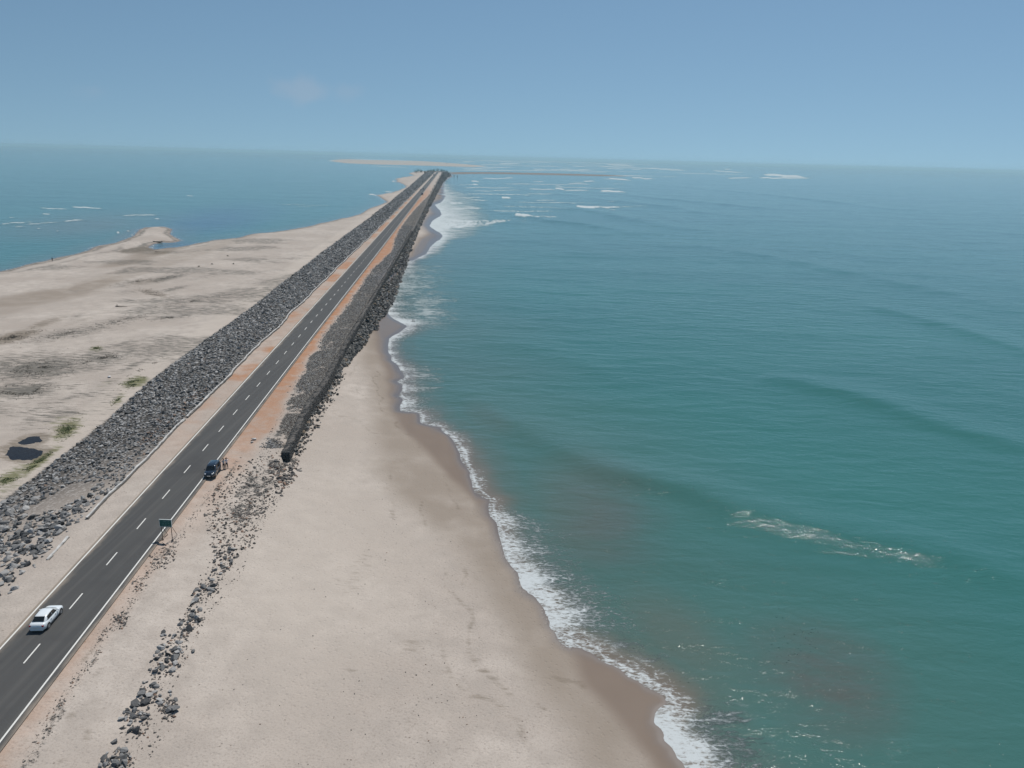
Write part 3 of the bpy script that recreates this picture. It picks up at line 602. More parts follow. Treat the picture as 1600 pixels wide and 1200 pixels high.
def rock_mass(name, pos, size, tone, mat, hulls=HULLS, tilt=.35):
    n = len(pos); rz = RNG.uniform(0, 6.28, n); R = rotm(rz, RNG.normal(0, tilt, n), RNG.normal(0, tilt, n)); asp = np.stack([RNG.uniform(.85, 1.25, n), RNG.uniform(.8, 1.15, n), RNG.uniform(.7, 1.15, n)], 1)
    which = RNG.integers(0, len(hulls), n); Vs, Fs, Ts = [], [], []; off = 0
    for k, (hv, hf) in enumerate(hulls):
        idx = np.where(which == k)[0]
        if not len(idx): continue
        L = hv[None] * (asp[idx] * size[idx, None])[:, None, :]; Wd = np.einsum('nij,nvj->nvi', R[idx], L) + pos[idx][:, None, :]
        Vs.append(Wd.reshape(-1, 3)); Fs.append((hf[None] + (off + np.arange(len(idx)) * len(hv))[:, None, None]).reshape(-1, 3)); Ts.append(np.repeat(tone[idx], len(hv))); off += len(idx) * len(hv)
    me = mesh_np(name, np.concatenate(Vs), np.concatenate(Fs), {'tone': np.concatenate(Ts)}); me.shade_flat(); return link(name, me, mat)
def tones(n, brown=.04, mean=.4, sd=.36):
    t = np.clip(RNG.normal(mean, sd, n), 0, 1); return np.where(RNG.random(n) < brown, 2.0, t)
def to_pos(y, t, lift, size):
    x = t - SL * y; z = height(x, y); return np.stack([x, y, z + lift * size], 1)
PILES = []
individual = []     # (x, y, z, size, tone, cluster)
def pile(poly, n, smin, smax, cl, lift=.12):
    poly = np.array(poly, float); lo, hi = poly.min(0), poly.max(0); got = []
    c = 0
    while len(got) < n and c < 6000:
        c += 1; q = lo + (hi - lo) * RNG.random(2)
        if sdf(np.array([q[0]]), np.array([q[1]]), poly)[0] < 0: continue
        s = smin + (smax - smin) * RNG.random() ** 2.0; x, y, z = G1(q[0], q[1])
        if any((x - g[0]) ** 2 + (y - g[1]) ** 2 < ((s + g[3]) * .25) ** 2 for g in got): continue
        got.append((x, y, z + lift * s + RNG.random() * .12 * s, s, float(tones(1, .03, .38)[0]), cl))
    individual.extend(got); PILES.append(poly)
pile([(155,1200),(163,1180),(180,1166),(200,1170),(213,1180),(200,1190),(205,1203)], 24, .3, .95, 'in the bottommost rock pile')
pile([(190,1125),(192,1108),(215,1094),(232,1092),(236,1112),(230,1140),(205,1150),(188,1146)], 26, .35, 1.15, 'in second pile from bottom')
pile([(216,1085),(220,1068),(240,1064),(246,1080),(238,1092),(222,1094)], 11, .3, .9, 'in small heap above second pile')
pile([(244,1108),(250,1085),(262,1078),(276,1090),(270,1118),(256,1118)], 8, .4, 1.2, 'among rocks right of second pile')
pile([(232,1052),(238,1030),(250,1005),(255,988),(278,990),(288,1010),(284,1040),(262,1055)], 46, .35, 1.05, 'in the big dark pile')
pile([(276,995),(280,968),(292,950),(312,948),(318,965),(302,985),(288,1000)], 30, .3, .95, 'in pile above big dark pile')
pile([(298,945),(300,925),(312,908),(330,902),(345,905),(340,922),(318,938)], 26, .3, .95, 'in narrow stretch of rock line')
pile([(328,905),(332,880),(338,862),(358,856),(370,864),(362,885),(345,902)], 34, .3, .9, 'in heap at rock line top')
singles = [((302,1018), .6), ((275,1094), .5), ((270,1109), 1.15), ((179,1160), .6)]
for (q, s) in singles: x, y, z = G1(*q); individual.append((x, y, z + .15 * s, s, .3, 'standing alone beside the rock line'))
# lowest rocks of the left slope
def band_rocks(ya, yb, dens, smin, smax, thin=None):
    n = int((yb - ya) * 17 * dens); y = RNG.uniform(ya, yb, n); u = RNG.random(n); t = tToe(y) * (1 - u) + (tWhite(y) - .45) * u
    s = smin * .75 + (smax * 1.15 - smin * .75) * RNG.random(n) ** 2.3; t = np.maximum(t, tToe(y) + s * .3); return y, t, s, u
y, t, s, u = band_rocks(52, 135, 3.2, .5, 1.25)
xx = t - SL * y
gap = fbm(xx * .16, y * .10, 131, 3) + .35 * sst(.35, .62, 1 - np.abs(u - .55) * 2) * sst(125, 95, y); keep = (gap < .80 + .2 * sst(85, 135, y)); keep &= ~((u > .93) & (y < 95) & (RNG.random(len(y)) < .8))
keep &= (s < 1.0) | (y < 100)
y, t, s = y[keep], t[keep], s[keep]; pos = to_pos(y, t, .10, s); tn = tones(len(y), .012, .48)
pp = proj(pos[:, 0], pos[:, 1], pos[:, 2]); infr = (pp[0] > 4) & (pp[0] < 230) & (pp[1] > 600)
vis = np.where(infr)[0]; rem = max(0, 300 - len(individual)); order = vis[np.argsort(-(s[vis] / np.hypot(pos[vis, 0], pos[vis, 1])))][:rem]
for i in order: individual.append((*pos[i], float(s[i]), float(tn[i]), 'on left rock slope'))
m = np.ones(len(y), bool); m[order] = False
PS, SS, TT = [pos[m]], [s[m]], [tn[m]]
for ya, yb, dens, a_, b_ in ((135, 220, 3.1, .42, .95), (220, 340, 2.6, .45, 1.0), (340, 560, 1.5, .6, 1.2)):
    y, t, s, u = band_rocks(ya, yb, dens, a_, b_); PS.append(to_pos(y, t, .04 + RNG.random(len(y)) * .14, s)); SS.append(s); TT.append(tones(len(y), .004, .52))
# extra brown rocks beside the parapet
y = RNG.uniform(118, 150, 120); t = tWhite(y) - .5 - RNG.random(120) * 4; s = RNG.uniform(.4, .8, 120); PS.append(to_pos(y, t, .3, s)); SS.append(s); TT.append(np.where(RNG.random(120) < .6, 2., .6))
tag(rock_mass('slope_rocks', np.concatenate(PS), np.concatenate(SS), np.concatenate(TT), M['rock']), 'dense grey broken rock paving the long slope left of the road', 'rocks', kind='stuff')
PS, SS = [], []
for ya, yb, dens, a_, b_ in ((560, 1000, .55, .9, 1.7), (1000, 2470, .22, 1.3, 2.4)):
    y, t, s, u = band_rocks(ya, yb, dens, a_, b_); PS.append(to_pos(y, t, .15, s)); SS.append(s)
n = 420; y = RNG.uniform(2380, 2485, n); t = RNG.uniform(-78, -2, n); k_ = (t < tL - 2) | (t > -34); y, t = y[k_], t[k_]; s = RNG.uniform(1.2, 3.4, len(y)); PS.append(to_pos(y, t, .2, s)); SS.append(s)
tag(rock_mass('far_slope_rocks', np.concatenate(PS), np.concatenate(SS), tones(sum(map(len, SS)), .01, .6), M['rock'], HFAR), 'distant grey rock facing on the lagoon side of the causeway', 'rocks', kind='stuff')
# riprap on the open-sea side
PS, SS = [], []
for ya, yb, dens, a_, b_ in ((118, 170, .9, .4, 1.0), (165, 270, 2.1, .7, 1.5), (270, 560, 1.5, .8, 1.7), (560, 1100, .6, 1.1, 2.2), (1100, 2450, .26, 1.5, 3.0)):
    w_ = 7.0; n = int((yb - ya) * w_ * dens); y = RNG.uniform(ya, yb, n); u = RNG.random(n) ** .9; to = tRt(y) + .5 + (fbm(y * .15, y * 0, 141) - .5) * 2.2; wl_ = tWall(y) + 1.0
    if ya == 118: to = tWall(y) + 1.2 + 2.4 * RNG.random(n) ** 1.5
    t = wl_ * (1 - u) + to * u; s = a_ + (b_ - a_) * RNG.random(n) ** 1.8
    if ya > 165: k2 = int(n * .25)
    PS.append(to_pos(y, t, .18 + .25 * RNG.random(n), s)); SS.append(s)
tag(rock_mass('shore_boulders', np.concatenate(PS), np.concatenate(SS), tones(sum(map(len, SS)), .04, .36, .3), M['rock_sea']), 'dark angular boulders piled below the gabion wall along the sea', 'boulders', kind='stuff')
# crumbs, chippings and stones on the sand
def scatter_px(poly, n, smin, smax, p=2.5, z=3.3):
    poly = np.array(poly, float); lo, hi = poly.min(0), poly.max(0); q = lo + (hi - lo) * RNG.random((n * 4, 2)); q = q[sdf(q[:, 0], q[:, 1], poly) > 0][:n]
    x, y = P(q[:, 0], q[:, 1], z); s = smin + (smax - smin) * RNG.random(len(x)) ** p; return np.stack([x, y, height(x, y) + .08 * s], 1), s
PS, SS = [], []
for poly, n, a_, b_ in (([(318,800),(335,765),(360,735),(395,715),(436,706),(466,712),(462,735),(440,770),(405,800),(395,835),(372,862),(340,868),(328,850)], 1500, .12, .55), ([(420,722),(455,705),(470,720),(462,742),(432,765)], 220, .3, .95),
                        ([(445,705),(455,680),(470,650),(490,620),(520,600),(515,620),(490,660),(472,700),(462,725)], 420, .15, .6), ([(325,860),(360,850),(385,868),(368,905),(330,955),(300,1000),(270,1060),(225,1090),(235,1050),(270,980),(300,920)], 500, .07, .32),
                        ([(440,640),(455,615),(478,590),(470,640),(450,690),(432,712),(400,715)], 420, .08, .3), ([(370,800),(390,770),(440,770),(400,835),(385,860)], 200, .1, .45),
                        ([(180,1200),(190,1150),(240,1050),(255,1060),(270,1120),(240,1160),(215,1200)], 160, .07, .3), ([(600,1080),(640,980),(700,980),(760,1080),(700,1100)], 50, .06, .25), ([(400,780),(700,780),(760,1200),(330,1200)], 150, .05, .2),
                        ([(500,660),(580,640),(640,800),(600,860),(480,760)], 90, .06, .2)):
    a, b = scatter_px(poly, n, a_, b_); PS.append(a); SS.append(b)
for poly in PILES:
    a, b = scatter_px(poly, 90, .12, .42, 1.6, 3.0); PS.append(a); SS.append(b)
px_, py_ = np.array([(43,1190),(75,1130),(113,1070),(145,1027),(165,985),(195,960),(215,920),(235,888),(258,860),(283,838),(305,800),(330,770),(352,745)]).T
k = RNG.random(1100) * (len(px_) - 1.001); i = k.astype(int); f = k - i; qx = px_[i] * (1 - f) + px_[i + 1] * f; qy = py_[i] * (1 - f) + py_[i + 1] * f
x, y = P(qx, qy, 3.3); x = x + RNG.normal(0, .32, len(x)); y = y + RNG.normal(0, .3, len(x)); s = .06 + .2 * RNG.random(len(x)) ** 3; PS.append(np.stack([x, y, height(x, y) + .05 * s], 1)); SS.append(s)
for cx, cy, n in ((190,970,110),(245,880,60),(262,865,90),(215,915,50)):
    x, y = P(RNG.normal(cx, 7, n), RNG.normal(cy, 7, n), 3.2); s = .1 + .3 * RNG.random(n) ** 2; PS.append(np.stack([x, y, height(x, y) + .1 * s], 1)); SS.append(s)
tag(rock_mass('loose_stones', np.concatenate(PS), np.concatenate(SS), tones(sum(map(len, SS)), .12, .42), M['rock_dust']), 'small loose stones strewn over the sand right of the road', 'stones', kind='stuff')
n = 15000; y = 118 + 420 * RNG.random(n) ** 1.2; u = RNG.random(n); t = tGrav(y) * (1 - u) + (tWall(y) - .6) * u + RNG.normal(0, .35, n); s = .12 + .3 * RNG.random(n) ** 2 + (y > 280) * .15
kk = fbm(t * .35, y * .12, 151) < np.where(y < 150, .56, .72); y, t, s = y[kk], t[kk], s[kk]
tag(rock_mass('chippings', to_pos(y, t, .1, s), s, tones(len(y), .03, .55), M['rock']), 'grey stone chippings spread between the orange soil and the gabion wall', 'chippings', kind='stuff')
# gabion wall: baskets of stone with wire mesh
gw = empty('gabion_wall', (-36, 115, 0), 0, 'long dark wire-caged stone wall with a square near end above the beach', 'gabion wall')
gw.location = (0, 0, 0)
ysw = np.concatenate([np.arange(115, 500, 1.0), np.geomspace(500, 2300, 160)])
zg = lambda y: np.interp(y, [115, 150, 2400], [1.6, 1.2, 1.5])
sweep_wall('stone_fill', ysw, lambda y: tWall(y) + .55, zg, lambda y: 3.95 + .12 * np.sin(y * .2), lambda y: np.interp(y, [115, 300, 2400], [1.25, 1.0, 1.0]), M['plinth'], gw, .25, 15)
n = 15000; y = 115 + 380 * RNG.random(n) ** 1.35; f = RNG.random(n); top = f < .5; tt_ = np.where(top, RNG.uniform(-.62, .62, n), np.where(RNG.random(n) < .85, .64, -.62)); zz = np.where(top, 3.95 + .12 * np.sin(y * .2), RNG.uniform(1.7, 3.95, n))
s = RNG.uniform(.16, .34, n) * (1 + (y > 250) * .6); t = tWall(y) + .55 + tt_ * np.interp(y, [115, 300, 2400], [1.0, .8, .8])
y[:120] = 115.0 ; zz[:120] = RNG.uniform(1.9, 3.9, 120); t[:120] = tWall(115.) + .55 + RNG.uniform(-.6, .6, 120)
rk = rock_mass('wall_stones', np.stack([t - SL * y, y, zz], 1), s, tones(n, .01, .16, .2), M['rock_sea']); rk.parent = gw; rk['kind'] = 'stuff'
bm = bmesh.new()
for yy in np.arange(115, 220, 1.0):
    tc = float(tWall(yy)) + .55; zt_ = 4.07 + .12 * math.sin(yy * .2); a_ = .72
    box(bm, (tc - SL * yy, yy, zt_), (2 * a_ * .93, .03, .03)); box(bm, (tc + .71 - SL * yy, yy, (zt_ + 2.0) / 2), (.03, .03, zt_ - 2.0))
bm_obj('wire_cage', bm, M['wire'], gw)

# individual boulders with a label each
def sizeword(s): return 'large' if s > .85 else 'medium' if s > .55 else 'small'
def toneword(t): return 'brown' if t > 1.3 else 'pale grey' if t > .55 else 'grey' if t > .28 else 'dark grey'
clusters = {}
for r in individual: clusters.setdefault(r[5], []).append(r)
ORD = ['', 'second ', 'third ', 'fourth ', 'fifth ', 'sixth ', 'seventh ', 'eighth ', 'ninth ', 'tenth ', 'eleventh ', 'twelfth ']
hid = 0
for cl, rs in clusters.items():
    ys_ = np.array([r[1] for r in rs]); q1, q2 = np.quantile(ys_, [.34, .67]); buckets = {}
    for r in rs:
        zone = 'near part' if r[1] < q1 else 'middle' if r[1] < q2 else 'far part'; buckets.setdefault((sizeword(r[3]), toneword(r[4]), zone), []).append(r)
    for (sw, tw, zone), bl in buckets.items():
        bl.sort(key=lambda r: proj(r[0], r[1], r[2])[0])
        for k, r in enumerate(bl):
            nm = 'boulder'; hv, hf = HULLS[hid % len(HULLS)]; hid += 1
            me = mesh_np(nm, hv, hf, {'tone': np.full(len(hv), r[4])}); me.shade_flat(); o = link(nm, me, M['rock'])
            o.location = (r[0], r[1], r[2]); sc = r[3] * 1.05; o.scale = (sc * random.uniform(.9, 1.2), sc * random.uniform(.85, 1.1), sc * random.uniform(.75, 1.15)); o.rotation_euler = (random.gauss(0, .3), random.gauss(0, .3), random.uniform(0, 6.28))
            if len(bl) == 1: w_ = f'only {sw} {tw} boulder'
            else: w_ = (f'{ORD[k]}leftmost' if k < len(ORD) else 'farther right') + f' {sw} {tw} boulder'
            tag(o, f'{w_} {"in the " + zone + ", " if len(rs) > 4 else ""}{cl}', 'boulder', 'boulders ' + cl)

# ------------------------------------------------------------------ vehicles
def loft(bm, rings, cap=True):
    R = [[bm.verts.new(p) for p in r] for r in rings]
    for a, b in zip(R, R[1:]):
        for i in range(len(a)): bm.faces.new((a[i], a[(i + 1) % len(a)], b[(i + 1) % len(b)], b[i]))
    if cap: bm.faces.new(R[0]); bm.faces.new(R[-1][::-1])
def body_ring(x, w, zb, zt):
    h = zt - zb; pts = [(.80, 0), (.97, .14), (1, .42), (.985, .70), (.93, .90), (.80, 1.0), (.35, 1.03)]
    r = [(x, w * a, zb + h * b) for a, b in pts]; return r + [(p[0], -p[1], p[2]) for p in reversed(r)]
def make_car(kind, loc, rz, paint, label, group=None, detail=True):
    suv = kind == 'suv'; L = 4.65 if suv else 4.45; w = .89 if suv else .86
    root = empty('parked_suv' if suv else 'sedan_car', loc, rz, label, 'car', group)
    if suv: st = [(-2.3,.72,.45,.80),(-2.22,.84,.34,1.02),(-1.9,w,.28,1.08),(-.9,w,.26,1.07),(0,w,.26,1.06),(.9,w,.26,1.06),(1.5,w,.28,1.03),(2.05,.85,.30,.98),(2.28,.76,.34,.82),(2.36,.62,.40,.62)]
    else: st = [(-2.22,.66,.40,.72),(-2.15,.78,.30,.93),(-1.85,.84,.24,1.0),(-1.2,w,.20,.98),(0,w,.19,.95),(.8,w,.19,.93),(1.3,w,.21,.90),(1.80,.84,.23,.80),(2.05,.78,.25,.70),(2.18,.66,.28,.58),(2.24,.52,.32,.48)]
    bm = bmesh.new(); loft(bm, [body_ring(*q) for q in st]); body = bm_obj('body', bm, M[paint], root, True)
    def cab_ring(x, wb, wt, zb, zt):
        r = [(x, wb, zb), (x, (wb + wt * 1.02) / 2 + .01, (zb + zt) / 2), (x, wt, zt - .05), (x, wt * .82, zt), (x, wt * .3, zt + .02)]; return r + [(p[0], -p[1], p[2]) for p in reversed(r)]
    if suv: cab = [(-2.18,.78,.74,1.0,1.04),(-2.02,.80,.66,1.02,1.62),(-1.7,.81,.67,1.02,1.70),(-.3,.81,.68,1.02,1.74),(.35,.81,.66,1.02,1.70),(.62,.81,.64,1.02,1.60),(1.28,.76,.72,.98,1.04)]
    else: cab = [(-1.78,.70,.66,.93,.97),(-1.15,.77,.60,.93,1.36),(-.85,.78,.58,.92,1.43),(-.2,.78,.58,.92,1.46),(.25,.78,.57,.91,1.42),(.42,.78,.56,.90,1.36),(1.2,.70,.64,.87,.90)]
    bm = bmesh.new(); loft(bm, [cab_ring(*q) for q in cab]); bm_obj('roof', bm, M[paint], root, True)
    def lin(tab, x, k): return np.interp(x, [q[0] for q in tab], [q[k] for q in tab])
    def pane(name, pts, off): 
        bm = bmesh.new(); vs = [bm.verts.new(p) for p in pts]; f = bm.faces.new(vs); f.normal_update()
        n = f.normal.copy(); c = Vector((0, 0, 1.1)); 
        if n.dot(f.calc_center_median() - c) < 0: n = -n
        for v in vs: v.co += n * off
        bmesh.ops.solidify(bm, geom=list(bm.faces), thickness=.02); return bm_obj(name, bm, M['glass'], root)
    # screens lie along the raked ends of the cabin
    if suv:
        pane('windscreen', [(1.20,.66,1.07),(.68,.56,1.60),(.68,-.56,1.60),(1.20,-.66,1.07)], .035); pane('rear_window', [(-2.155,.64,1.12),(-2.05,.56,1.56),(-2.05,-.56,1.56),(-2.155,-.64,1.12)], .04)
        side = [(-1.95,-1.18),(-1.08,-.22),(-.12,.70)]
    else:
        pane('windscreen', [(1.10,.60,.935),(.46,.50,1.36),(.46,-.50,1.36),(1.10,-.60,.935)], .04); pane('rear_window', [(-1.70,.60,1.03),(-1.20,.52,1.35),(-1.20,-.52,1.35),(-1.70,-.60,1.03)], .045)
        side = [(-1.22,-.32),(-.22,.62)]
    for s_ in (-1, 1):
        for a_, b_ in side:
            pts = []
            for x, top in ((a_, 0), (a_ + (.16 if a_ == side[0][0] else .0), 1), (b_ - (.34 if b_ == side[-1][1] else 0), 1), (b_ + (.1 if b_ == side[-1][1] else 0), 0)):
                zb_, zt_ = lin(cab, x, 3), lin(cab, x, 4); wb_, wt_ = lin(cab, x, 1), lin(cab, x, 2); k = .86 if top else .14; z = zb_ + (zt_ - zb_) * k; yy = wb_ + (wt_ - wb_) * k
                pts.append((x, s_ * (yy + .012), z))
            pane('side_window', pts, .02)
        bm = bmesh.new(); box(bm, (.72 if not suv else .95, s_ * (w + .07), .98 if not suv else 1.12), (.14, .18, .12)); bm_obj('wing_mirror', bm, M[paint if not suv else 'trim'], root, False, .02)
        bm = bmesh.new(); box(bm, (2.08 if not suv else 2.24, s_ * (.50 if not suv else .56), .55 if not suv else .84), (.22, .22, .10 if not suv else .14), Euler((0, 0, -s_ * .45))); bm_obj('headlight', bm, M['lamp'], root, False, .03)
        bm = bmesh.new(); box(bm, (-2.14 if not suv else -2.24, s_ * .64, .80 if not suv else .92), (.16, .22, .17 if not suv else .3), Euler((0, 0, s_ * .35))); bm_obj('tail_light', bm, M['red'], root, False, .02)
        if detail:
            bm = bmesh.new(); box(bm, (-.05, s_ * (w + .002), .30 if not suv else .40), (2.0, .03, .09)); bm_obj('sill', bm, M['trim'], root)
            for hx in (-.75, .2): bm = bmesh.new(); box(bm, (hx, s_ * (w + .005), .78 if not suv else .88), (.17, .035, .03)); bm_obj('door_handle', bm, M['trim'], root)
    rad = .37 if suv else .32
    for sx in (-1.35, 1.38):
        for s_ in (-1, 1):
            wl_ = bpy.data.objects.new('wheel', None); C.objects.link(wl_); wl_.parent = root; wl_.location = (sx, s_ * (w - .10), rad)
            bm = bmesh.new(); bmesh.ops.create_cone(bm, cap_ends=True, segments=24, radius1=rad, radius2=rad, depth=.22, matrix=Matrix.Rotation(math.pi / 2, 4, 'X')); bm_obj('tyre', bm, M['tyre'], wl_, False, .025)
            bm = bmesh.new(); bmesh.ops.create_cone(bm, cap_ends=True, segments=20, radius1=rad * .66, radius2=rad * .6, depth=.25, matrix=Matrix.Rotation(math.pi / 2 * -s_ * -1, 4, 'X')); bm_obj('rim', bm, M['rim'], wl_)
            if detail:
                bm = bmesh.new(); bmesh.ops.create_cone(bm, cap_ends=True, segments=24, radius1=rad * 1.18, radius2=rad * 1.18, depth=.06, matrix=Matrix.Translation((sx, s_ * (w - .022), rad + .02)) @ Matrix.Rotation(math.pi / 2, 4, 'X')); bm_obj('wheel_arch', bm, M['trim'], root)
    bm = bmesh.new(); box(bm, (2.22 if not suv else 2.33, 0, .36 if not suv else .46), (.10, 1.0, .16)); bm_obj('front_grille', bm, M['trim'], root, False, .02)
    bm = bmesh.new(); box(bm, (2.30 if not suv else 2.40, 0, .40 if not suv else .52), (.03, .5, .11)); bm_obj('number_plate', bm, M['plate'], root)
    bm = bmesh.new(); box(bm, (-2.235 if not suv else -2.31, 0, .62 if not suv else .74), (.03, .5, .11)); bm_obj('number_plate', bm, M['plate'], root)
    bm = bmesh.new(); box(bm, (-2.17 if not suv else -2.26, 0, .36 if not suv else .46), (.14, 1.3, .16)); bm_obj('rear_bumper', bm, M['trim' if suv else paint], root, False, .03)
    if suv:
        for s_ in (-1, 1): bm = bmesh.new(); tube(bm, (-1.6, s_ * .58, 1.78), (.2, s_ * .58, 1.78), .02); bm_obj('roof_rail', bm, M['rim'], root)
    return root
HD = math.atan2(1, -SL)          # heading along the road, away from the camera
x, y = P(66, 972, RZ + .5); t = float(x + SL * y); yc = float(y) + 1.25
make_car('sedan', (-SL * (yc - .35) - 40.5, yc - .35, RZ + .005), HD, 'white_car', 'white sedan driving away in the left lane near the bottom left').scale = (.92,) * 3
x, y, z = P(337, 744, RZ)[0], P(337, 744, RZ)[1], RZ
suvy = float(y) + 1.0; suvx = float(x) + .35
make_car('suv', (-SL * suvy - 35.1, suvy, RZ - .0), HD + math.pi + .02, 'black_car', 'black sport utility car parked on the right shoulder with two people behind it').scale = (.9, .9, .88)
FARC = [((660,304.5), 'suv', 'black_car', 'black van-like car on the road, nearest of the distant vehicles', 1.25), ((657.5,297), 'sedan', 'grey_car', 'dark grey car on the left lane, left of two side by side far away', 1), ((661.5,296), 'suv', 'black_car', 'dark car on the right lane, right of two side by side far away', 1),
        ((667,293.5), 'sedan', 'white_car', 'tiny white car stopped on the right shoulder far down the causeway', 1), ((671.8,280.2), 'sedan', 'grey_car', 'dark car near the road end, left of the farthest pair', 1), ((675,278.5), 'suv', 'black_car', 'dark car near the road end, right of the farthest pair', 1), ((673.5,273.8), 'suv', 'black_car', 'dark vehicle at the very end of the road beside the bushes', 1.4)]
for (q, k, pt, lab, sc) in FARC:
    x, y = P(*q, RZ); t = float(x + SL * y); t = max(-41.5, min(-33.5, t)); r = make_car(k, (t - SL * float(y), float(y), RZ), HD, pt, lab, 'vehicles far down the causeway', False); r.scale = (sc,) * 3

# ------------------------------------------------------------------ road sign
fa = Vector((*[float(q) for q in P(253.7, 845.5, RZ - .1)], RZ - .15)); fb = Vector((*[float(q) for q in P(270, 841.5, RZ - .1)], RZ - .15))
mid = (fa + fb) / 2; ax = (fb - fa); ax.z = 0; wid_ = ax.length; ang = -.02
sg = empty('road_sign', mid, ang, 'green rectangular road sign on two braced steel posts beside the road', 'road sign')
hw = wid_ / 2
for s_ in (-1, 1):
    bm = bmesh.new(); tube(bm, (s_ * hw, 0, 0), (s_ * hw, 0, 2.75), .045); bm_obj('post', bm, M['steel'], sg)
    bm = bmesh.new(); tube(bm, (s_ * hw, .02, 2.0), (s_ * hw, 1.35, .02), .028); tube(bm, (s_ * hw, 1.35, .03), (s_ * hw, .02, .35), .025); bm_obj('brace', bm, M['steel'], sg)
    bm = bmesh.new(); box(bm, (s_ * hw, 0, .03), (.22, .22, .14)); bm_obj('footing', bm, M['plinth'], sg, False, .02)
bm = bmesh.new(); box(bm, (0, -.07, 2.32), (hw * 2 + .22, .04, .98)); bm_obj('panel', bm, M['sign_green'], sg, False, .008)
bm = bmesh.new()
for zz in (1.85, 2.80): box(bm, (0, -.055, zz), (hw * 2 + .30, .09, .055))
for s_ in (-1, 1): box(bm, (s_ * (hw + .135), -.055, 2.325), (.045, .09, .89))
bm_obj('frame', bm, M['sign_white'], sg)
bm = bmesh.new(); rr = random.Random(4)
for row, zz in enumerate((2.55, 2.32, 2.08)):
    xx_ = -hw * .8
    while xx_ < hw * .75:
        l_ = rr.uniform(.05, .10)
        if rr.random() > .2: box(bm, (xx_ + l_ / 2, -.094, zz), (l_, .006, .07 if row else .09))
        xx_ += l_ + .035
lt = NT('faded_lettering'); lt.bsdf((.10, .22, .21), .6); bm_obj('lettering', bm, lt.m, sg)

